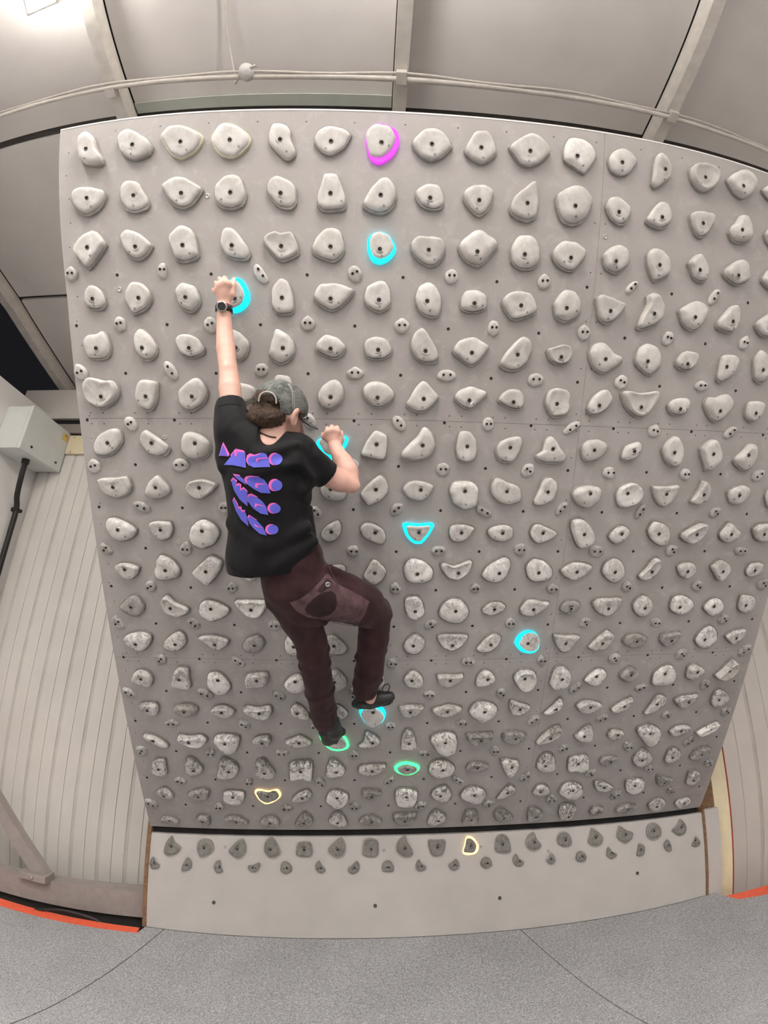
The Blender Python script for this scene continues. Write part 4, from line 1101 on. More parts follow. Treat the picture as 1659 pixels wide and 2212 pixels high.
for (r, c, st, tn, h, ol) in HOLDS:
    rank[r] = rank.get(r, 0) + 1
    lit = LIT.get((r, c))
    dirt = 0.10 if r < 8 else min(0.95, 0.25 + 0.085 * (r - 8))
    o, P = put_hold('climbing_hold', board_matrix(c * G, (18.5 - r) * G), ol, h, st, tn, r * 31 + c, LITM[lit] if lit else (M_RIM_Y if (r, c) in ((1, 3), (1, 4)) else (M_RIM if r < 9 else M_RIM_D)), lit, dirt, LITB.get((r, c), (0.955, 0, 5) if 1 < r < 8 else None))
    wd = np.ptp(P[:, 0]); ht = np.ptp(P[:, 1])
    size = 'big' if wd * ht > 0.0165 else ('small' if wd * ht < 0.0085 else '')
    form = 'wide' if wd > 1.45 * ht else ('tall' if ht > 1.25 * wd else '')
    tone = {'0': 'dark grey', '1': 'grey' if r > 7 else 'pale grey', '2': 'white chalky'}[tn]
    if lit: tone = 'grey %s-lit' % lit
    words = [q for q in (size, form, tone, STY[st]) if q]
    tag(o, '%s hold, %s from left in the %s' % (' '.join(words), NTH[rank[r] - 1], ROWN[r - 1]), 'climbing hold', 'holds bolted to the overhanging board')

# holds covered by the climber
BYP = {(r, c): (st, tn, h, ol) for (r, c, st, tn, h, ol) in HOLDS}
for (r, c, r0, c0) in ((7, 4, 6, 6), (7, 5, 5, 9), (8, 4, 8, 6), (8, 5, 8, 8), (9, 4, 9, 7), (9, 5, 9, 10), (10, 4, 9, 2), (10, 5, 10, 11), (11, 5, 11, 10), (11, 6, 11, 14), (11, 7, 11, 3), (12, 7, 12, 8), (13, 7, 13, 8)):
    st, tn, h, ol = BYP[(r0, c0)]
    o, P = put_hold('climbing_hold', board_matrix(c * G, (18.5 - r) * G), [(x * 0.95, y * 0.95) for x, y in ol], h, st, tn, r * 31 + c, M_RIM, None, 0.3)
    if (r, c) == (10, 4): tag(o, 'grey hold peeking out just below the hem of the black shirt', 'climbing hold', 'holds bolted to the overhanging board')
    else: tag(o, "grey hold covered by the climber's body", 'climbing hold', 'holds behind the climber')

# screw-on footholds
fscr = MB().lathe([(0.0058, 0.0), (0.0056, 0.0012), (0.0042, 0.0012), (0.0038, 0.0003), (0.0, 0.0003)], 10)
fscr_me = bpy.data.meshes.new('screw'); fscr_me.from_pydata(fscr.v, [], fscr.f); fscr_me.materials.append(M_BOLT)
frank = {}
fs = sorted(FEET)
for (r, c, dx, dy, ax, ay, bx, by) in fs:
    frank[r] = frank.get(r, 0) + 1
    seed = r * 53 + c; rnd = random.Random(seed); n = 28
    A_ = np.array([ax, ay]) / 1000; B_ = np.array([bx, by]) / 1000
    kind = rnd.choice('ootth'); v = []
    if np.hypot(*B_) > 1.5 * np.hypot(*A_): kind = rnd.choice('oh')
    prof = [(1.0, 0.0004), (.99, .005), (.93, .0095), (.80, .0130), (.6, .0150), (.35, .0152), (0.12, .0150)]
    for (s, z) in prof:
        for i in range(n):
            a = 2 * math.pi * i / n; cx_, sx_ = math.cos(a), math.sin(a); q = 1.0
            if kind == 't': q = 1.0 - 0.16 * max(0, sx_) ** 2 * abs(cx_) * 2 + 0.06 * sx_
            if kind == 'h' and cx_ > 0.35: cx_ = 0.35 + (cx_ - 0.35) * 0.35
            q *= 1 + 0.07 * noise.noise(Vector((math.cos(a) * 1.7, math.sin(a) * 1.7, seed * 2.1)))
            p = (A_ * cx_ + B_ * sx_) * q * s
            zz = z * (1 + 0.25 * p[1] / 0.03) + (0.0022 * noise.noise(Vector((p[0] * 70, p[1] * 70, seed))) if s < .97 else 0)
            v.append((p[0], p[1], max(zz, 0.0003)))
    f = [(k * n + i, k * n + (i + 1) % n, (k + 1) * n + (i + 1) % n, (k + 1) * n + i) for k in range(len(prof) - 1) for i in range(n)]
    f.append(tuple((len(prof) - 1) * n + i for i in range(n)))
    ar = A_[0] * B_[1] - A_[1] * B_[0]
    if ar < 0: f = [tuple(reversed(q)) for q in f]
    o = mesh_obj('foothold', v, f, M_HOLD, None, board_matrix((c + .5) * G + dx / 1000, (18 - r) * G + dy / 1000), True)
    tone = TONE['1'] if r < 8 else tuple(0.72 * a for a in TONE['1'])
    k = rnd.uniform(.85, 1.05); o.color = (tone[0] * k, tone[1] * k, tone[2] * k, 0.10 if r < 7 else min(.9, .3 + .06 * (r - 7)))
    long_ = A_ if np.hypot(*A_) > 1.02 * np.hypot(*B_) else (B_ if np.hypot(*B_) > 1.35 * np.hypot(*A_) else A_)
    for s in (-0.36, 0.36):
        p = long_ * s
        link('screw', fscr_me, o, Matrix.Translation((p[0], p[1] + 0.002, 0.0160 * (1 + 0.25 * p[1] / 0.03) + 0.0007)))
    tone_w = 'pale grey' if r < 8 else 'grey'
    nx = 'bottom' if r == 17 else NTH[r]
    tag(o, 'small %s screw-on foothold, %s from left between %s and %s hold rows' % (tone_w, NTH[frank[r] - 1], NTH[r - 1], nx), 'foothold', 'screw-on footholds between the hold rows')

ka = kbn = 0
for l in KICK_DATA.strip().splitlines():
    t = l.split(); ol = [tuple(map(float, a.split(','))) for a in t[2:]]; i = int(t[1])
    if t[0] == 'a':
        lit = 'amber' if i == 10 else None
        o, P = put_hold('kickboard_grip', kick_matrix(i * G, -0.0956), ol, 0.024, 'df'[i % 2], 'k', 900 + i, M_AMBER if lit else M_RIM, lit, 0.6, (.84, -4, 2) if lit else None)
        tag(o, ('dark amber-lit' if lit else 'dark grey') + ' toe hold, %s from left in the upper kickboard row' % NTH[i - 1], 'climbing hold', 'upper row of kickboard holds')
    else:
        v, f, rv, rf, zin, s_, P = hold_parts(ol, 0.018, 'f', 950 + i, None, 28, 0.004, 0.005)
        o = mesh_obj('kickboard_chip', v, f, M_HOLD, None, kick_matrix((i - .5) * G, -0.195), True)
        c = TONE['k']; o.color = (*c, 0.6)
        cp = P.mean(0)
        for s in (-0.011, 0.011): link('screw', scr_me, o, Matrix.Translation((cp[0] + s, cp[1], zin + 0.0005)))
        link('screw', fscr_me, o, Matrix.Translation((0, 0, zin - .001)))
        tag(o, 'small dark grey foot chip, %s from left in the lower kickboard row' % NTH[i - 1], 'foothold', 'lower row of kickboard chips')
# ------------------------------------------------------------------ the climber
# Surfaces grow from a distance field laid out along the limbs (board frame: right, up, out), meshed by surface nets.
class Field:
    def __init__(s, lo, hi, res):
        s.lo = np.array(lo, float); s.res = res
        s.n = np.ceil((np.array(hi) - s.lo) / res).astype(int) + 1
        s.f = np.full(s.n, 0.12, np.float32)
    def sub(s, lo, hi, pad):
        a = np.maximum(0, np.floor((lo - pad - s.lo) / s.res).astype(int)); b = np.minimum(s.n, np.ceil((hi + pad - s.lo) / s.res).astype(int) + 1)
        if (b <= a).any(): return None
        sl = tuple(slice(a[i], b[i]) for i in range(3))
        ax = [(s.lo[i] + np.arange(a[i], b[i]) * s.res).astype(np.float32) for i in range(3)]
        return sl, ax[0][:, None, None], ax[1][None, :, None], ax[2][None, None, :]
    def blend(s, sl, d, k, op):
        f = s.f[sl]
        if op == 'cut':
            h = np.clip(0.5 - 0.5 * (f + d) / k, 0, 1); s.f[sl] = f * (1 - h) - d * h + k * h * (1 - h)
        else:
            h = np.clip(0.5 + 0.5 * (d - f) / k, 0, 1); s.f[sl] = d * (1 - h) + f * h - k * h * (1 - h)
    def cone(s, a, b, ra, rb, k=0.012, op='add', pad=0.05):
        a = np.array(a); b = np.array(b); rm = max(ra, rb)
        g_ = s.sub(np.minimum(a, b) - rm, np.maximum(a, b) + rm, pad)
        if g_ is None: return
        sl, X, Y, Z = g_; d = b - a; L2 = max(float(d @ d), 1e-9)
        t = np.clip(((X - a[0]) * d[0] + (Y - a[1]) * d[1] + (Z - a[2]) * d[2]) / L2, 0, 1)
        q = np.sqrt((X - a[0] - t * d[0]) ** 2 + (Y - a[1] - t * d[1]) ** 2 + (Z - a[2] - t * d[2]) ** 2) - (ra + (rb - ra) * t)
        s.blend(sl, q, k, op)
    def chain(s, pts, k=0.012):
        for (a, ra), (b, rb) in zip(pts[:-1], pts[1:]): s.cone(a, b, ra, rb, k)
    def ell(s, c, ax, r, k=0.012, op='add', pad=0.05):
        """ellipsoid with axes ax (rows) and radii r"""
        c = np.array(c); ax = np.array(ax, float); ext = np.sqrt(((ax * np.array(r)[:, None]) ** 2).sum(0))
        g_ = s.sub(c - ext, c + ext, pad)
        if g_ is None: return
        sl, X, Y, Z = g_; k0 = 0; k1 = 0
        for i in range(3):
            u = (X - c[0]) * ax[i][0] + (Y - c[1]) * ax[i][1] + (Z - c[2]) * ax[i][2]
            k0 = k0 + (u / r[i]) ** 2; k1 = k1 + (u / r[i] ** 2) ** 2
        k0 = np.sqrt(k0); s.blend(sl, k0 * (k0 - 1) / np.maximum(np.sqrt(k1), 1e-4), k, op)
    def etube(s, pts, U, k=0.03, pad=0.06):
        """elliptic tube: pts = (centre, half width along U, half depth)"""
        U = np.array(U, float); U /= np.linalg.norm(U)
        for (a, wa, da), (b, wb_, db) in zip(pts[:-1], pts[1:]):
            a = np.array(a); b = np.array(b); rm = max(wa, wb_, da, db)
            g_ = s.sub(np.minimum(a, b) - rm, np.maximum(a, b) + rm, pad)
            if g_ is None: continue
            sl, X, Y, Z = g_; d = b - a; L2 = float(d @ d); T = d / math.sqrt(L2); u = U - T * (U @ T); u /= np.linalg.norm(u); v = np.cross(T, u)
            x, y, z = X - a[0], Y - a[1], Z - a[2]
            tt = x * d[0] + y * d[1] + z * d[2]; t = np.clip(tt / L2, 0, 1); ov = (tt / L2 - t) * math.sqrt(L2)
            W_ = wa + (wb_ - wa) * t; D_ = da + (db - da) * t; mn = np.minimum(W_, D_)
            p = x * u[0] + y * u[1] + z * u[2]; q = x * v[0] + y * v[1] + z * v[2]
            s.blend(sl, (np.sqrt((p / W_) ** 2 + (q / D_) ** 2 + (ov / mn) ** 2) - 1) * mn, k, 'add')
    def plane(s, p, n, k=0.004, near=None, rad=None):
        """cut everything on the n side of the plane through p (within rad of near)"""
        n = np.array(n, float); n /= np.linalg.norm(n); p = np.array(p)
        if rad: g_ = s.sub(np.array(near) - rad, np.array(near) + rad, 0)
        else: g_ = s.sub(s.lo, s.lo + s.n * s.res, 0)
        sl, X, Y, Z = g_
        d = (X - p[0]) * n[0] + (Y - p[1]) * n[1] + (Z - p[2]) * n[2]
        f = s.f[sl]; h = np.clip(0.5 - 0.5 * (d - f) / k, 0, 1); s.f[sl] = d * (1 - h) + f * h + k * h * (1 - h)
    def mesh(s):
        f = s.f; neg = f < 0
        c = np.zeros(s.n - 1, np.int8)
        for i in (0, 1):
            for j in (0, 1):
                for k in (0, 1): c += neg[i:f.shape[0] - 1 + i, j:f.shape[1] - 1 + j, k:f.shape[2] - 1 + k]
        idx = np.argwhere((c > 0) & (c < 8)); m = len(idx)
        cid = np.full(s.n - 1, -1, np.int32); cid[tuple(idx.T)] = np.arange(m)
        off = np.array([(i, j, k) for i in (0, 1) for j in (0, 1) for k in (0, 1)])
        val = np.stack([f[tuple((idx + o).T)] for o in off], 1)
        acc = np.zeros((m, 3)); cnt = np.zeros(m)
        for a in range(8):
            for b in range(a + 1, 8):
                if np.abs(off[a] - off[b]).sum() != 1: continue
                va, vb = val[:, a], val[:, b]; x = (va < 0) != (vb < 0)
                t = np.where(x, va / np.where(x, va - vb, 1), 0)
                acc[x] += (off[a] + t[:, None] * (off[b] - off[a]))[x]; cnt[x] += 1
        V = s.lo + (idx + acc / cnt[:, None]) * s.res
        F = []
        for ax in range(3):
            u, v = [(1, 2), (2, 0), (0, 1)][ax]
            sa = [slice(None)] * 3; sb = [slice(None)] * 3; sa[ax] = slice(0, -1); sb[ax] = slice(1, None)
            ch = neg[tuple(sa)] != neg[tuple(sb)]
            e = np.argwhere(ch); ok = (e[:, u] > 0) & (e[:, v] > 0) & (e[:, u] < s.n[u] - 1) & (e[:, v] < s.n[v] - 1); e = e[ok]
            first = neg[tuple(e.T)]
            du = np.zeros(3, int); du[u] = 1; dv = np.zeros(3, int); dv[v] = 1
            q = np.stack([cid[tuple((e - du - dv).T)], cid[tuple((e - dv).T)], cid[tuple(e.T)], cid[tuple((e - du).T)]], 1)
            q[~first] = q[~first][:, ::-1]; F.append(q)
        return V, np.vstack(F)
def np_mesh(name, V, F, mat, parent=None, fuzz=None):
    """mesh from board-frame points, in the frame of the parent (board frame at the hinge)"""
    me = bpy.data.meshes.new(name); me.vertices.add(len(V)); me.vertices.foreach_set('co', np.asarray(V, np.float32).ravel())
    me.loops.add(len(F) * 4); me.loops.foreach_set('vertex_index', np.asarray(F, np.int32).ravel())
    me.polygons.add(len(F)); me.polygons.foreach_set('loop_start', np.arange(0, len(F) * 4, 4, dtype=np.int32)); me.polygons.foreach_set('loop_total', np.full(len(F), 4, np.int32))
    me.update(); me.validate(); me.polygons.foreach_set('use_smooth', [True] * len(me.polygons)); me.materials.append(mat)
    return me
def displace(V, F, fn):
    """move points along their normals by fn(V)"""
    a = V[F[:, 1]] - V[F[:, 0]]; b = V[F[:, 3]] - V[F[:, 0]]; fnm = np.cross(a, b); N = np.zeros_like(V)
    for i in range(4): np.add.at(N, F[:, i], fnm)
    N /= np.maximum(np.linalg.norm(N, axis=1), 1e-12)[:, None]
    return V + N * fn(V)[:, None]
def vnoise(V, fr, seed=0.0):
    return np.array([noise.noise(Vector((x * fr[0] + seed, y * fr[1], z * fr[2]))) for x, y, z in V])
def J(px, py, h, r=None):
    p = pb(px, py, h)
    return p if r is None else (p, r * mpp(px, py, h))

M_SKIN = plain('skin', (0.64, 0.385, 0.31), 0.5, nscale=18, namp=0.07, bump=0.05, bscale=300)
M_SKIN.node_tree.nodes['Principled BSDF'].inputs['Subsurface Weight'].default_value = 0.0
M_SKIN.node_tree.nodes['Principled BSDF'].inputs['Subsurface Radius'].default_value = (0.008, 0.003, 0.002)
M_SHIRT = plain('black_cotton', (0.0045, 0.0044, 0.0050), 0.8, nscale=25, namp=0.2, bump=0.15, bscale=900, spec=0.22, sheen=0.05)
M_TROUSER = plain('maroon_canvas', (0.0365, 0.0150, 0.0165), 0.85, nscale=16, namp=0.35, bump=0.25, bscale=900, spec=0.18, sheen=0.06)
M_PATCH = plain('dusty_mauve_patch', (0.105, 0.061, 0.065), 0.85, nscale=26, namp=0.38, bump=0.2, bscale=700, spec=0.2)
M_PATCHD = plain('dark_inset', (0.026, 0.010, 0.011), 0.85, nscale=20, namp=0.2)
M_BLUE = plain('blue_print', (0.098, 0.105, 0.56), 0.6, nscale=40, namp=0.06)
M_PINK = plain('pink_print', (0.80, 0.135, 0.53), 0.6, nscale=40, namp=0.06)
M_SHOE = plain('black_rubber', (0.022, 0.022, 0.024), 0.42, nscale=40, namp=0.4)
M_SOLE = plain('grey_sole', (0.05, 0.052, 0.056), 0.5, nscale=60, namp=0.3)
M_SOCK = plain('white_tab', (0.55, 0.53, 0.50), 0.6)
M_CAP = plain('washed_grey_green_cap', (0.125, 0.133, 0.122), 0.9, nscale=45, namp=0.45, bump=0.3, bscale=700, spec=0.15)
M_CAPM = plain('cap_mesh_front', (0.085, 0.088, 0.084), 0.8, nscale=60, namp=0.3)
M_STITCH = plain('pale_stitching', (0.42, 0.42, 0.38), 0.8, nscale=300, namp=0.3)
M_WATCH = plain('watch_black', (0.012, 0.012, 0.013), 0.25)
M_STEEL = plain('watch_bezel', (0.45, 0.44, 0.43), 0.25, 0.9)
M_BEAD = plain('red_white_cord', (0.42, 0.18, 0.20), 0.7, nscale=160, namp=0.7)
M_CORD = plain('brown_cord', (0.035, 0.014, 0.012), 0.6)
M_LOGO = plain('logo_silver', (0.62, 0.60, 0.58), 0.4)
def hair_material():
    m, nd, lk, b = new_mat('curly_brown_hair')
    tc = nd.new('ShaderNodeTexCoord'); n1 = tex_noise(nd, lk, tc.outputs['Object'], 95, 4, 0.7, 1.5)
    r = ramp(nd, 0.36, 0.70, (0.005, 0.003, 0.002, 1), (0.135, 0.070, 0.037, 1)); lk.new(n1, r.inputs[0]); lk.new(r.outputs[0], b.inputs['Base Color'])
    b.inputs['Roughness'].default_value = 0.45; b.inputs['Specular IOR Level'].default_value = 0.4
    bp = nd.new('ShaderNodeBump'); bp.inputs['Strength'].default_value = 0.9; bp.inputs['Distance'].default_value = 0.006
    n2 = tex_noise(nd, lk, tc.outputs['Object'], 170, 3, 0.7, 2.0); lk.new(n2, bp.inputs['Height']); lk.new(bp.outputs[0], b.inputs['Normal'])
    return m
M_HAIR = hair_material()
BW = board_matrix(0, 0)

# -- body: arms, hands, neck, head, trunk, legs as one surface
B_ = Field((0.70, 0.70, 0.0), (1.58, 3.09, 0.50), 0.0042)
# trunk under the clothes
B_.etube([(J(575, 975, .335), .115, .075), (J(582, 1050, .345), .120, .085), (J(590, 1150, .355), .115, .08), (J(640, 1250, .36), .115, .085)], (1, 0.05, 0), 0.03)
# left arm, straight up
LA = [J(515, 925, .325, 27), J(500, 875, .275, 24), J(496, 838, .240, 24.5), J(493, 800, .205, 20.5), J(490, 780, .185, 20), J(487, 752, .155, 21), J(485, 722, .128, 18.5), J(483.5, 690, .108, 16.2), J(484, 664, .104, 16.5)]
B_.chain(LA, 0.003)
B_.ell(J(489, 797, .228), np.eye(3), (.018, .022, .014), 0.012)
# right arm, bent, elbow out
RA = [J(650, 985, .33, 34), J(700, 1020, .305, 27), J(735, 1040, .285, 23.5), J(761, 1049, .268, 17.5)]
B_.chain(RA, 0.004)
RF = [J(761, 1049, .268, 17), J(752, 1022, .235, 23.5), J(742, 1000, .195, 21), J(730, 978, .145, 15.5), J(724, 964, .125, 14.5)]
B_.chain(RF, 0.004)
B_.ell(J(768, 1051, .272), np.eye(3), (.016, .016, .014), 0.012)
def hand(wrist, mcp, pip, tip, thumb, k=0.006):
    for i in range(4):
        B_.cone(wrist, mcp[i], 0.016, 0.0118, 0.010)
        if i: B_.cone(mcp[i - 1], mcp[i], 0.0115, 0.0115, 0.008)
        rr = (0.0093, 0.0095, 0.0090, 0.0080)[i]
        B_.cone(mcp[i], pip[i], 0.0108, rr, 0.006)
        B_.cone(pip[i], tip[i][0], rr, rr * .92, 0.003); B_.cone(tip[i][0], tip[i][1], rr * .92, rr * .78, 0.003)
    for i in range(3):
        m = (np.array(mcp[i]) + np.array(mcp[i + 1])) / 2; B_.cone((np.array(wrist) + m) / 2, m, 0.0135, 0.0105, 0.010)
    B_.cone(wrist, thumb[0], 0.014, 0.0125, 0.012); B_.cone(thumb[0], thumb[1], 0.0125, 0.0102, 0.006); B_.cone(thumb[1], thumb[2], 0.0102, 0.0080, 0.003)
lm = [J(492.5, 614, .112), J(483.5, 612, .118), J(474.5, 617, .118), J(467, 629, .112)]
lp = [J(486, 601, .106), J(475, 603.5, .110), J(466.5, 612, .108), J(461, 626, .100)]
lt = [(J(485, 600, .076), J(486, 606, .050)), (J(474, 602, .078), J(476, 609, .050)), (J(466, 611, .078), J(469, 617, .050)), (J(461, 626, .070), J(466, 629, .048))]
hand(J(484, 658, .104), lm, lp, lt, (J(500, 636, .100), J(504.5, 616, .092), J(505.5, 602, .074)))
rm = [J(729.5, 934, .118), J(719, 931, .124), J(709, 934, .122), J(701, 944, .114)]
rp = [J(728.5, 925, .112), J(717.5, 922.5, .116), J(707, 926, .114), J(697.5, 938.5, .105)]
rt = [(J(727.5, 924, .085), J(727, 930, .055)), (J(716.5, 922, .088), J(717, 929, .055)), (J(706.5, 926, .086), J(708, 932, .055)), (J(698, 939, .078), J(701, 943, .052))]
hand(J(723.5, 962, .122), rm, rp, rt, (J(733, 953, .112), J(737.5, 942, .102), J(738.6, 934, .084)))
# neck and head, turned to the right
HC = J(603, 895, .285)
fw = np.array([0.80, -0.30, -0.52]); fw /= np.linalg.norm(fw)
upv = np.array([0.16, 0.96, 0.10]); upv -= fw * (upv @ fw); upv /= np.linalg.norm(upv); sd = np.cross(fw, upv)   # sd: towards the viewer
HA = np.stack([fw, upv, sd])
B_.ell(HC + upv * 0.012, HA, (.094, .098, .077), 0.02)
B_.ell(HC + fw * .045 - upv * .055, HA, (.048, .056, .054), 0.03)
B_.cone(HC + fw * .060 - upv * .094, HC + fw * .020 - upv * .075 + sd * .045, .017, .015, 0.02)   # jaw line
B_.cone(HC + fw * .060 - upv * .094, HC + fw * .020 - upv * .075 - sd * .045, .017, .015, 0.02)
B_.cone(HC + fw * .094 - upv * .012, HC + fw * .112 - upv * .042, .007, .011, 0.012)                # nose
B_.cone(HC + fw * .090 - upv * .064 + sd * .014, HC + fw * .090 - upv * .064 - sd * .014, .006, .006, 0.008)   # lips
for s in (-1, 1): B_.ell(HC + fw * .088 - upv * .006 + sd * .030 * s, HA, (.010, .009, .015), 0.008, 'cut')
B_.chain([J(578, 968, .355, 34), J(586, 945, .335, 30), J(597, 915, .305, 28)], 0.02)
# ear with a hollow
EC = J(636, 904, .350)
ear = np.stack([fw * 0.80 - sd * .6, upv, sd * 0.80 + fw * .6]); ear /= np.linalg.norm(ear, axis=1)[:, None]
B_.cone(EC - ear[2] * .03, EC, .016, .012, .01)
B_.ell(EC + upv * .006, ear, (.020, .034, .011), 0.004)
B_.ell(EC - upv * .020 + fw * .004, ear, (.010, .014, .008), 0.006)
B_.ell(EC + ear[2] * .008 + upv * .006 + ear[0] * .004, ear, (.010, .020, .007), 0.004, 'cut')
# legs inside the trousers, down to the ankles
B_.chain([J(622, 1290, .36, 32), J(652, 1337, .345, 29), J(675, 1388, .325, 24), J(683, 1440, .295, 20), J(692, 1490, .235, 18), J(703, 1550, .165, 15), J(710, 1568, .14, 14)], 0.01)
B_.chain([J(690, 1268, .355, 40), J(740, 1290, .30, 36), J(785, 1307, .225, 30), J(806, 1328, .178, 22), J(800, 1420, .16, 19), J(797, 1495, .145, 15), J(800, 1508, .135, 14)], 0.02)
V, F = B_.mesh()
me = np_mesh('person', V, F, M_SKIN)
per = link('person', me, None, BW)
tag(per, 'climber in black printed shirt, maroon trousers and cap hanging on the board', 'person')
for s in (-1, 1):
    MB().lathe([(0.0, 0.0105), (0.006, 0.009), (0.0095, 0.004), (0.0105, 0.0), (0.0095, -0.004), (0.0, -0.0105)], 14, Matrix.Translation((HC + fw * .078 - upv * .006 + sd * .030 * s).tolist())).build('eye', M_SOCK, per)

# -- shirt
S_ = Field((0.72, 1.56, 0.14), (1.42, 2.62, 0.56), 0.0055)
S_.etube([(J(560, 962, .335), 62 * mpp(560, 962, .4), .088), (J(574, 1000, .34), 94 * mpp(574, 1000, .4), .105), (J(582, 1050, .345), 95 * mpp(582, 1050, .4), .112), (J(585, 1100, .35), 91 * mpp(585, 1100, .4), .110), (J(588, 1150, .355), 94 * mpp(588, 1150, .4), .112), (J(590, 1200, .36), 101 * mpp(590, 1200, .4), .118), (J(591, 1290, .36), 104 * mpp(591, 1290, .4), .124)], (1, 0.03, 0), 0.03)
S_.chain([J(556, 968, .345, 46), J(512, 935, .325, 42), J(499, 900, .295, 33), J(494, 852, .258, 27)], 0.03)          # left sleeve
S_.chain([J(600, 985, .345, 46), J(648, 984, .335, 40), J(682, 1010, .317, 32), J(720, 1036, .292, 29)], 0.025)      # right sleeve
S_.chain([J(500, 930, .32, 36), J(502, 985, .345, 33), J(510, 1015, .345, 26)], 0.03)
S_.chain([J(640, 965, .335, 30), J(605, 962, .345, 24)], 0.03)
# folds across the upper back, round the waist and on the sleeves
for a, b, r in [((560, 985, .45), (640, 962, .425), 8), ((520, 935, .40), (560, 985, .445), 8), ((482, 1008, .40), (560, 1022, .455), 7), ((556, 1015, .462), (640, 1003, .45), 7),
                ((640, 990, .43), (672, 1030, .41), 9), ((655, 1060, .42), (690, 1030, .36), 8), ((492, 905, .365), (478, 880, .325), 7), ((515, 905, .37), (505, 872, .31), 7),
                ((665, 1140, .44), (560, 1185, .475), 10), ((680, 1170, .43), (600, 1218, .48), 10), ((500, 1130, .42), (560, 1170, .475), 9), ((690, 985, .37), (705, 1022, .34), 7)]:
    S_.cone(J(a[0], a[1], a[2] - .014), J(b[0], b[1], b[2] - .014), r * .0016, r * .0013, 0.034)
# neck opening
S_.cone(J(590, 920, .345), J(577, 943, .425), .049, .034, 0.010, 'cut')
# hem and sleeve ends
hl, hr = J(486, 1232, .36), J(691, 1213, .36)
nrm_ = np.cross(hr - hl, np.array([0, 0.02, 1.0])); nrm_ = nrm_ if nrm_[1] < 0 else -nrm_
S_.plane(hl * .5 + hr * .5, nrm_, 0.006)
p0, p1 = J(499, 900, .295), J(494, 852, .258)
S_.plane(J(494.5, 866, .268), p1 - p0, 0.005, J(494, 850, .258), .11)
p0, p1 = J(692, 1012, .315), J(722, 1035, .292)
S_.plane(J(711, 1027, .300), p1 - p0, 0.005, J(722, 1036, .292), .09)
V, F = S_.mesh()
V = displace(V, F, lambda q: 0.0045 * vnoise(q, (9, 5, 9), 3.0) + 0.0022 * vnoise(q, (26, 14, 26), 9.0))
shirt = link('t_shirt', np_mesh('t_shirt', V, F, M_SHIRT), per, Matrix.Identity(4))
shirt_bvh = BVHTree.FromPolygons([tuple(v) for v in V], F.tolist())

# -- trousers
T_ = Field((0.90, 0.78, 0.02), (1.62, 2.02, 0.56), 0.0055)
T_.etube([(J(628, 1208, .36), 76 * mpp(628, 1208, .4), .108), (J(642, 1262, .36), 73 * mpp(642, 1262, .4), .115), (J(655, 1300, .36), 58 * mpp(655, 1300, .4), .10)], (1, 0.25, 0), 0.03)
T_.chain([J(618, 1288, .36, 46), J(650, 1335, .345, 44), J(672, 1385, .325, 35), J(680, 1432, .295, 32.5), J(690, 1490, .235, 31), J(701, 1552, .165, 26), J(703, 1566, .155, 24)], 0.009)
T_.chain([J(682, 1268, .36, 56), J(735, 1288, .30, 54), J(785, 1305, .225, 47), J(811, 1325, .175, 35.5), J(806, 1380, .168, 32.5), J(797, 1450, .158, 31), J(789, 1488, .150, 27), J(786, 1502, .145, 24)], 0.009)
for a, b, r in [((800, 1345, .205), (838, 1322, .15), 9), ((802, 1358, .195), (836, 1340, .15), 8), ((715, 1225, .40), (800, 1275, .26), 9), ((700, 1345, .39), (640, 1330, .44), 9),
                ((650, 1418, .33), (706, 1400, .32), 8), ((652, 1440, .31), (708, 1432, .31), 7), ((663, 1500, .25), (718, 1486, .24), 6), ((770, 1420, .19), (832, 1405, .17), 6), ((672, 1545, .19), (722, 1530, .18), 7), ((768, 1478, .18), (824, 1470, .16), 8), ((590, 1300, .40), (660, 1348, .41), 9), ((828, 1300, .17), (842, 1330, .16), 8)]:
    T_.cone(J(a[0], a[1], a[2] - .010), J(b[0], b[1], b[2] - .010), r * .0016, r * .0013, 0.026)
T_.plane(J(702, 1562, .158), J(703, 1566, .155) - J(690, 1490, .235), 0.006, J(703, 1570, .15), .10)
T_.plane(J(787, 1498, .147), J(786, 1502, .145) - J(797, 1450, .158), 0.006, J(786, 1506, .145), .09)
V, F = T_.mesh()
V = displace(V, F, lambda q: 0.004 * vnoise(q, (10, 10, 10), 1.0) + 0.0022 * vnoise(q, (28, 20, 28), 5.0))
trs = link('trousers', np_mesh('trousers', V, F, M_TROUSER), per, Matrix.Identity(4))
trs_bvh = BVHTree.FromPolygons([tuple(v) for v in V], F.tolist())

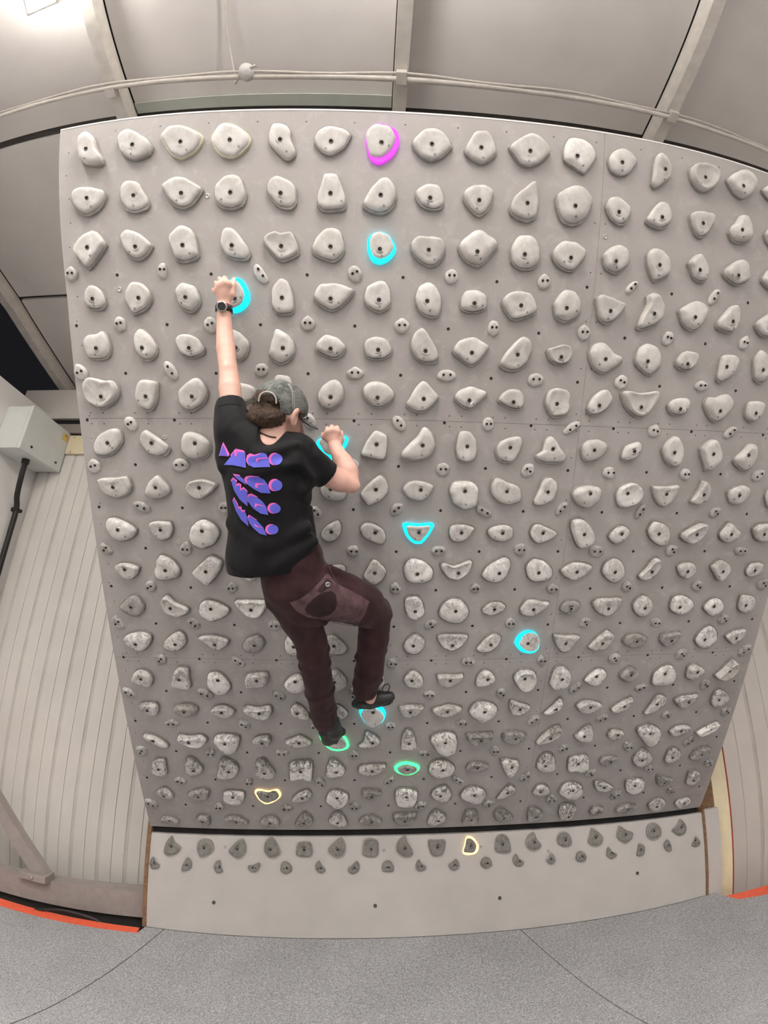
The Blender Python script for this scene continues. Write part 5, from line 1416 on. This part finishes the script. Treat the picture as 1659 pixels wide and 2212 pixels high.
# -- prints and patches lying on the cloth
def drape(bvh, px, py, off):
    hit, nn, _, _ = bvh.ray_cast(Vector(CAM_B.tolist()), Vector(sight(px, py).tolist()))
    if hit is None: return None
    d = Vector(sight(px, py).tolist())
    if nn.dot(d) > 0: nn = -nn
    return hit + nn * off
def patch(name, bvh, poly, mat, parent, off, step=4.0):
    """a thin sheet cut to the outline and laid on the surface"""
    P = np.array(poly, float); dens = []
    for i in range(len(P)):
        a, b = P[i], P[(i + 1) % len(P)]; m = max(1, int(np.hypot(*(b - a)) / step))
        dens += [a + (b - a) * k / m for k in range(m)]
    D = np.array(dens); nb = len(D)
    lo, hi = D.min(0), D.max(0); inner = []
    for x in np.arange(lo[0] + step / 2, hi[0], step):
        for y in np.arange(lo[1] + step / 2, hi[1], step):
            ins = False
            for i in range(nb):
                a, b = D[i], D[(i + 1) % nb]
                if (a[1] > y) != (b[1] > y) and x < (b[0] - a[0]) * (y - a[1]) / (b[1] - a[1]) + a[0]: ins = not ins
            if ins and np.hypot(D[:, 0] - x, D[:, 1] - y).min() > step * .5: inner.append((x, y))
    pts = [tuple(p) for p in D] + inner
    vs, es, fs_, *_ = delaunay_2d_cdt([Vector(p) for p in pts], [(i, (i + 1) % nb) for i in range(nb)], [tuple(range(nb))], 1, 1e-4)
    q = [drape(bvh, v.x, v.y, off) for v in vs]; ok = [i for i in range(len(q)) if q[i] is not None]; re = {i: k for k, i in enumerate(ok)}
    fs2 = [tuple(re[i] for i in f_) for f_ in fs_ if all(i in re for i in f_)]
    # drop triangles that would bridge a step in the cloth
    fs2 = [f_ for f_ in fs2 if max((q[ok[f_[a]]] - q[ok[f_[a - 1]]]).length for a in range(3)) < 0.06]
    if not fs2: return None
    vv = [q[i] for i in ok]
    o = mesh_obj(name, vv, fs2, mat, parent, Matrix.Identity(4), True)
    return o
def ZP(sc_, ox, oy, pts): return [(ox + a / sc_, oy + b / sc_) for a, b in pts]
def circ(c, r, n=22, ry=None): return [(c[0] + r * math.cos(2 * math.pi * i / n), c[1] + (ry or r) * math.sin(2 * math.pi * i / n)) for i in range(n)]
PR = [('M_PINK', [(140, 334), (195, 148), (282, 312), (266, 342)]), ('M_BLUE', [(148, 328), (198, 186), (258, 338)]),
      ('M_PINK', [(290, 330), (362, 240), (472, 264), (490, 292), (400, 292), (380, 362), (352, 318), (315, 345)]), ('M_BLUE', [(210, 456), (300, 345), (345, 275), (360, 335), (372, 368), (396, 280), (496, 292), (504, 496), (325, 460)]),
      ('M_PINK', [(502, 390), (514, 330), (552, 303), (620, 322), (700, 296), (640, 345), (560, 360), (545, 470), (512, 425)]), ('M_BLUE', [(524, 400), (552, 345), (640, 332), (715, 297), (765, 312), (792, 358), (800, 372), (822, 486), (600, 491), (540, 455)]), ('M_PINK', [(634, 412), (646, 366), (790, 354), (780, 366), (668, 382), (658, 416)]),
      ('M_PINK', circ((882, 380), 84)), ('M_BLUE', circ((908, 384), 77)),
      ('M_PINK', [(325, 572), (415, 586), (425, 606), (440, 640), (350, 600)]), ('M_BLUE', [(340, 594), (420, 604), (470, 640), (512, 722), (430, 672), (375, 632)]),
      ('M_PINK', [(477, 640), (500, 608), (562, 597), (680, 606), (600, 630), (540, 660), (520, 712), (490, 682)]), ('M_BLUE', [(512, 650), (545, 615), (670, 610), (742, 650), (792, 720), (830, 832), (700, 826), (600, 772), (530, 716)]), ('M_PINK', [(622, 752), (630, 694), (768, 708), (655, 722), (664, 760)]),
      ('M_PINK', circ((882, 724), 82)), ('M_BLUE', circ((912, 729), 72)),
      ('M_PINK', [(300, 660), (328, 618), (384, 662), (374, 712), (402, 694), (440, 712), (436, 768), (470, 748), (522, 800), (520, 840), (400, 800), (330, 720)]), ('M_BLUE', [(312, 676), (332, 640), (374, 680), (366, 740), (420, 718), (426, 800), (470, 770), (520, 812), (526, 1006), (420, 912), (345, 790)]),
      ('M_PINK', [(510, 905), (528, 845), (572, 834), (662, 880), (600, 880), (560, 910), (540, 960)]), ('M_BLUE', [(526, 905), (552, 858), (652, 884), (722, 940), (772, 1010), (800, 1119), (700, 1101), (600, 1032), (545, 962)]), ('M_PINK', [(622, 1010), (626, 962), (770, 1008), (650, 990), (640, 1022)]),
      ('M_PINK', circ((866, 1030), 80, 22, 72)), ('M_BLUE', circ((892, 1035), 72, 22, 62)),
      ('M_PINK', [(322, 930), (342, 880), (392, 965), (402, 1005), (440, 1010), (450, 1050), (492, 1054), (490, 1100), (400, 1080)]), ('M_BLUE', [(328, 938), (345, 905), (384, 985), (392, 1030), (430, 1034), (446, 1090), (490, 1066), (512, 1122), (540, 1272), (440, 1182), (372, 1064)]),
      ('M_PINK', [(518, 1150), (540, 1114), (655, 1188), (590, 1175), (560, 1200), (550, 1240)]), ('M_BLUE', [(530, 1165), (556, 1132), (652, 1194), (732, 1282), (780, 1392), (690, 1372), (600, 1292), (548, 1224)]), ('M_PINK', [(612, 1250), (630, 1238), (660, 1268), (735, 1285), (655, 1280), (640, 1275)]),
      ('M_PINK', circ((836, 1310), 78, 22, 70)), ('M_BLUE', circ((862, 1312), 72, 22, 64))]
for i, (mm, pts) in enumerate(PR):
    patch('print_shape', shirt_bvh, ZP(6.144, 450, 930, pts), M_PINK if mm == 'M_PINK' else M_BLUE, shirt, 0.0016 if mm == 'M_PINK' else 0.0030)
# the small pink hooks sit on the blue letters
for pts in ([(634, 412), (646, 366), (790, 354), (780, 366), (668, 382), (658, 416)], [(622, 752), (630, 694), (768, 708), (655, 722), (664, 760)], [(622, 1010), (626, 962), (770, 1008), (650, 990), (640, 1022)], [(612, 1250), (630, 1238), (660, 1268), (735, 1285), (655, 1280), (640, 1275)]):
    patch('print_shape', shirt_bvh, ZP(6.144, 450, 930, pts), M_PINK, shirt, 0.0038)
for pts, off in (([(300, 330), (330, 285), (325, 320)], .0040), ([(363, 245), (380, 262), (372, 366), (358, 330)], .0040)):
    patch('print_shape', shirt_bvh, ZP(6.144, 450, 930, pts), M_PINK, shirt, off, 2.0)
pk = patch('seat_patch', trs_bvh, ZP(5.352, 560, 1180, [(790, 300), (850, 375), (900, 430), (1050, 510), (1180, 580), (1265, 640), (1235, 740), (1200, 815), (1120, 920), (1000, 905), (850, 880), (700, 838), (560, 815), (430, 740), (360, 650), (480, 600), (600, 510), (710, 400)]), M_PATCH, trs, 0.0022)
patch('pocket_inset', trs_bvh, ZP(5.352, 560, 1180, [(528, 720), (560, 665), (620, 605), (720, 535), (830, 510), (882, 550), (895, 640), (880, 720), (830, 775), (720, 814), (620, 808), (550, 770)]), M_PATCHD, trs, 0.0036)
patch('logo_tab', trs_bvh, ZP(5.352, 560, 1180, [(790, 366), (836, 420), (822, 462), (722, 530), (672, 522), (690, 480)]), M_PATCHD, trs, 0.0036)
hx = [(790 + 29 * math.cos(math.pi / 6 + i * math.pi / 3), 437 + 29 * math.sin(math.pi / 6 + i * math.pi / 3)) for i in range(6)]
hx2 = [(790 + 22 * math.cos(math.pi / 6 + i * math.pi / 3), 437 + 22 * math.sin(math.pi / 6 + i * math.pi / 3)) for i in range(6)]
patch('logo_hexagon', trs_bvh, ZP(5.352, 560, 1180, hx), M_LOGO, trs, 0.0044, 2.0)
patch('logo_hexagon', trs_bvh, ZP(5.352, 560, 1180, hx2), M_PATCHD, trs, 0.0050, 2.0)
def seam(name, bvh, pts, r, mat, parent, off=0.0, n=6):
    pp = smooth_path([(a, b, 0) for a, b in pts], n); q = [drape(bvh, p.x, p.y, off) for p in pp]; q = [a for a in q if a is not None]
    if len(q) > 2: return MB().tube(q, r, 6).build(name, mat, parent, Matrix.Identity(4))
seam('logo_letter', trs_bvh, ZP(5.352, 560, 1180, [(801, 425), (785, 425), (780, 434), (798, 441), (796, 450), (778, 450)]), 0.0006, M_LOGO, trs, 0.0056)
seam('patch_stitch', trs_bvh, ZP(5.352, 560, 1180, [(362, 648), (430, 738), (560, 813), (700, 836), (850, 878), (1000, 903), (1118, 918)]), 0.0010, M_PATCH, trs, 0.003)
seam('side_seam', trs_bvh, ZP(5.352, 560, 1180, [(800, 200), (900, 420), (1050, 505), (1180, 575), (1270, 640)]), 0.0016, M_PATCH, trs, 0.001)
seam('cuff_seam', trs_bvh, [(656, 1508), (690, 1512), (722, 1500)], 0.0012, M_TROUSER, trs, 0.0005)
seam('hem_seam', shirt_bvh, [(490, 1214), (530, 1238), (590, 1250), (640, 1240), (680, 1208)], 0.0009, M_SHIRT, shirt, 0.0004)
seam('sleeve_seam', shirt_bvh, [(470, 878), (494, 872), (518, 876)], 0.0010, M_SHIRT, shirt, 0.0004)
seam('armhole_seam', shirt_bvh, [(655, 950), (652, 985), (655, 1025), (668, 1055)], 0.0012, M_SHIRT, shirt, 0.0003)

# -- cap
C_ = Field(HC - .17, HC + .19, 0.0042)
CA_ = np.stack([fw, upv, sd])
cc = HC + upv * 0.030 - fw * .004
C_.ell(cc, CA_, (.106, .096, .090), 0.01)
C_.plane(cc - upv * 0.010 + fw * 0.0, -upv + fw * .10 - sd * .10, 0.004)
# opening at the back
oc = J(577, 866, .37)
C_.ell(oc - upv * .012, CA_, (.07, .040, .036), 0.005, 'cut')
# hollow inside
C_.ell(cc, CA_, (.100, .090, .084), 0.004, 'cut')
V, F = C_.mesh()
capo = link('cap', np_mesh('cap', V, F, M_CAP), per, Matrix.Identity(4))
cap_bvh = BVHTree.FromPolygons([tuple(v) for v in V], F.tolist())
# brim
bv = []; bf = []
for i in range(15):
    a = (i / 14 - .5) * 2.1
    e_in = cc - upv * .012 + fw * .104 * math.cos(a) + sd * .088 * math.sin(a)
    e_out = cc - upv * (.034 - .012 * (1 - math.cos(a))) + fw * (.104 * math.cos(a) + .068 * max(0, math.cos(a * .75))) + sd * .088 * math.sin(a) * 1.02
    for p in (e_in, e_out): bv += [p, p - upv * .004]
for i in range(14):
    a = i * 4; bf += [(a, a + 2, a + 6, a + 4), (a + 1, a + 5, a + 7, a + 3), (a + 2, a + 3, a + 7, a + 6), (a, a + 4, a + 5, a + 1)]
mesh_obj('brim', bv, bf, M_CAPM, capo, Matrix.Identity(4), True)
Z3 = lambda pts: ZP(9.217, 520, 800, pts)
patch('mesh_panel', cap_bvh, Z3([(985, 345), (1080, 345), (1160, 420), (1225, 520), (1240, 640), (1255, 790), (1180, 800), (1050, 770), (1040, 620), (1025, 480)]), M_CAPM, capo, 0.0012)
for k in range(15):
    y = 370 + k * 29
    seam('mesh_thread', cap_bvh, Z3([(1045 + k, y), (1110, y + 4), (1150 + min(k, 8) * 12, y + 12)]), 0.0008, M_STITCH, capo, 0.0014)
for pts in ([(545, 400), (580, 330), (640, 270), (700, 240)], [(940, 270), (1000, 380), (1030, 520), (1035, 640), (1040, 770)], [(965, 270), (1025, 380), (1058, 520), (1062, 640), (1068, 780)], [(300, 640), (330, 540), (400, 430), (480, 350), (560, 285)]):
    seam('stitching', cap_bvh, Z3(pts), 0.0011, M_STITCH, capo, 0.0006)
def rimseam(pts, r, h, name='opening_binding', mat=None):
    q = [pb(a, b, h) for a, b in pts]
    return MB().tube(smooth_path([tuple(a) for a in q], 5), r, 8).build(name, mat or M_STITCH, capo, Matrix.Identity(4))
# -- hair: curls under the cap, in the opening and at the temple
H_ = Field(HC - np.array([.19, .16, .15]), HC + np.array([.13, .12, .20]), 0.0036)
rnd = random.Random(11)
H_.ell(J(590, 872, .315), CA_, (.075, .065, .060), 0.02)
for k in range(150):
    a = rnd.uniform(0, 2 * math.pi); q = math.sqrt(rnd.random())
    x = 577 + 45 * q * math.cos(a) + rnd.uniform(-2, 2); y = 900 + 29 * q * math.sin(a)
    if y > 914 and x < 548: continue
    h = .395 - .085 * q ** 2 + rnd.uniform(-.006, .006) - (.03 if x > 605 else 0)
    H_.ell(J(x, y, h), np.eye(3), [rnd.uniform(.008, .015)] * 3, 0.006)
for k in range(26):
    H_.ell(J(577 + rnd.uniform(-14, 16), 862 + rnd.uniform(-10, 14), .372 + rnd.uniform(-.006, .006)), np.eye(3), [rnd.uniform(.009, .014)] * 3, 0.008)
for k in range(14):
    H_.ell(J(rnd.uniform(641, 658), rnd.uniform(889, 902), .33 + rnd.uniform(-.02, .01)), np.eye(3), [rnd.uniform(.006, .010)] * 3, 0.005)
H_.ell(J(578, 900, .345), np.eye(3), (.070, .044, .05), 0.02)
V, F = H_.mesh()
V = displace(V, F, lambda q: 0.0035 * vnoise(q, (120, 120, 120), 2.0))
hair = link('hair', np_mesh('hair', V, F, M_HAIR), per, Matrix.Identity(4))
curl = MB()
for k in range(420):
    a = rnd.uniform(0, 2 * math.pi); q = math.sqrt(rnd.uniform(.02, 1.1))
    x = 577 + 46 * q * math.cos(a); y = 900 + 30 * q * math.sin(a)
    if (y > 912 and x < 550) or x > 622: continue
    c0 = J(x, y, .402 - .085 * q ** 2); rr = rnd.uniform(.004, .008); ax = Vector((rnd.gauss(0, 1), rnd.gauss(0, 1), rnd.gauss(0, 1))).normalized(); u_ = ax.orthogonal().normalized(); v_ = ax.cross(u_)
    curl.tube([Vector(c0.tolist()) + (u_ * math.cos(t) + v_ * math.sin(t)) * rr + ax * (t * .0022) for t in np.linspace(0, rnd.uniform(3, 7), 9)], 0.0011, 4, False)
o = curl.build('loose_curls', M_HAIR, hair, Matrix.Identity(4)); o['kind'] = 'stuff'
rimseam(Z3([(352, 620), (365, 540), (395, 475), (460, 430), (530, 420), (610, 445), (670, 500), (700, 570), (705, 660)]), 0.0030, .388)

# -- shoes
def shoe(name, build, label, lo, hi):
    f_ = Field(np.array(lo), np.array(hi), 0.0036); build(f_); V, F = f_.mesh(); return link(name, np_mesh(name, V, F, M_SHOE), per, Matrix.Identity(4))
def lshoe(f_):
    f_.chain([J(716, 1563, .160, 19), J(722, 1578, .140, 17), J(716, 1588, .105, 19), J(710, 1596, .075, 15)], 0.012)
    f_.chain([J(700, 1580, .125, 13), J(708, 1597, .080, 13)], 0.012); f_.chain([J(738, 1582, .10, 9), J(716, 1590, .09, 12)], 0.012)
def rshoe(f_):
    f_.chain([J(842, 1506, .125, 11), J(820, 1509, .125, 15), J(798, 1510, .120, 17), J(778, 1517, .098, 13.5), J(768, 1521, .085, 9)], 0.012)
    f_.chain([J(838, 1515, .110, 9), J(800, 1522, .100, 10), J(775, 1525, .088, 8)], 0.010)
    f_.ell(J(800, 1494, .135), np.eye(3), (.026, .014, .026), 0.006, 'cut')
a = J(716, 1580, .11); s1 = shoe('climbing_shoe', lshoe, '', a - .13, a + .13)
a = J(806, 1514, .11); s2 = shoe('climbing_shoe', rshoe, '', a - .14, a + .14)
s1['label'] = 'black climbing shoe on the green-lit hold'; s2['label'] = 'black climbing shoe on the cyan-lit hold'
mbt = MB().tube(smooth_path([tuple(J(x, y, h)) for x, y, h in ((826, 1492, .135), (830, 1482, .14), (838, 1478, .14), (842, 1484, .137), (838, 1494, .13), (832, 1500, .128))]), 0.0024, 6); mbt.build('pull_loop', M_SHOE, s2, Matrix.Identity(4))
MB().tube(smooth_path([tuple(J(x, y, h)) for x, y, h in ((827, 1560, .15), (727, 1563, .165), (731, 1572, .158), (732, 1580, .145))][1:]), 0.004, 6).build('heel_tab', M_SOCK, s1, Matrix.Identity(4))
MB().tube(smooth_path([tuple(J(x, y, h)) for x, y, h in ((772, 1503, .128), (776, 1498, .138), (780, 1499, .142))]), 0.004, 6).build('heel_tab', M_SOCK, s2, Matrix.Identity(4))
MB().tube(smooth_path([tuple(J(x, y, h)) for x, y, h in ((702, 1598, .062), (712, 1604, .058), (722, 1601, .060), (734, 1592, .085))]), 0.005, 8).build('sole_edge', M_SOLE, s1, Matrix.Identity(4))
MB().tube(smooth_path([tuple(J(x, y, h)) for x, y, h in ((764, 1527, .078), (785, 1531, .085), (815, 1527, .095), (848, 1517, .108))]), 0.005, 8).build('sole_edge', M_SOLE, s2, Matrix.Identity(4))

# -- watch, bracelet, neck cord, earring
aw = Vector((J(483.5, 690, .108) - J(484, 664, .104)).tolist()).normalized()
wc = Vector(J(483.5, 668, .105).tolist()); ww = empty('watch_mount'); bpy.data.objects.remove(ww)
out = Vector((CAM_B - np.array(wc)).tolist()); out = (out - aw * out.dot(aw)).normalized(); out = (Matrix.Rotation(0.25, 3, aw) @ out)
side = aw.cross(out)
rw = 17.6 * mpp(484, 668, .105)
mb = MB()
ring = []
for i in range(28):
    t = 2 * math.pi * i / 28; dr = (out * math.cos(t) * .92 + side * math.sin(t)) * rw
    for (k, e) in ((-.010, 0), (.010, 0), (.010, .003), (-.010, .003)): ring.append(wc + dr * (1 + e / rw) + aw * k)
mb.add(ring, [(i * 4 + k, i * 4 + (k + 1) % 4, ((i + 1) % 28) * 4 + (k + 1) % 4, ((i + 1) % 28) * 4 + k) for i in range(28) for k in range(4)], True)
wt = mb.build('watch', M_WATCH, per, Matrix.Identity(4))
wm = Matrix((side, -aw, out)).transposed().to_4x4(); wm.translation = wc + out * (rw * .93)
MB().lathe([(0.0195, 0.0), (0.0200, 0.006), (0.0190, 0.0095), (0.0165, 0.0098)], 28, wm).build('bezel', M_STEEL, wt, Matrix.Identity(4))
MB().lathe([(0.0168, 0.0092), (0.010, 0.0097), (0.0, 0.0099)], 28, wm).build('dial', M_WATCH, wt, Matrix.Identity(4))
bc = Vector(J(484, 661, .104).tolist()); rb_ = 17.0 * mpp(484, 661, .104)
MB().tube([bc + (out * math.cos(t) * .92 + side * math.sin(t)) * rb_ - aw * .004 for t in np.linspace(0, 2 * math.pi, 30)], 0.0026, 6).build('bracelet', M_BEAD, per, Matrix.Identity(4))
body_bvh = BVHTree.FromPolygons([tuple(v.co) for v in me.vertices], [tuple(p.vertices) for p in me.polygons])
seam('neck_cord', body_bvh, [(548, 930), (565, 936), (582, 943), (596, 945)], 0.0028, M_CORD, per, 0.0015)
q = drape(body_bvh, 632, 918, 0.002)
if q is not None: MB().lathe([(0.0, 0.003), (0.0021, 0.0021), (0.003, 0.0), (0.0021, -0.0021), (0.0, -0.003)], 10, Matrix.Translation(q)).build('earring', M_STEEL, per, Matrix.Identity(4))
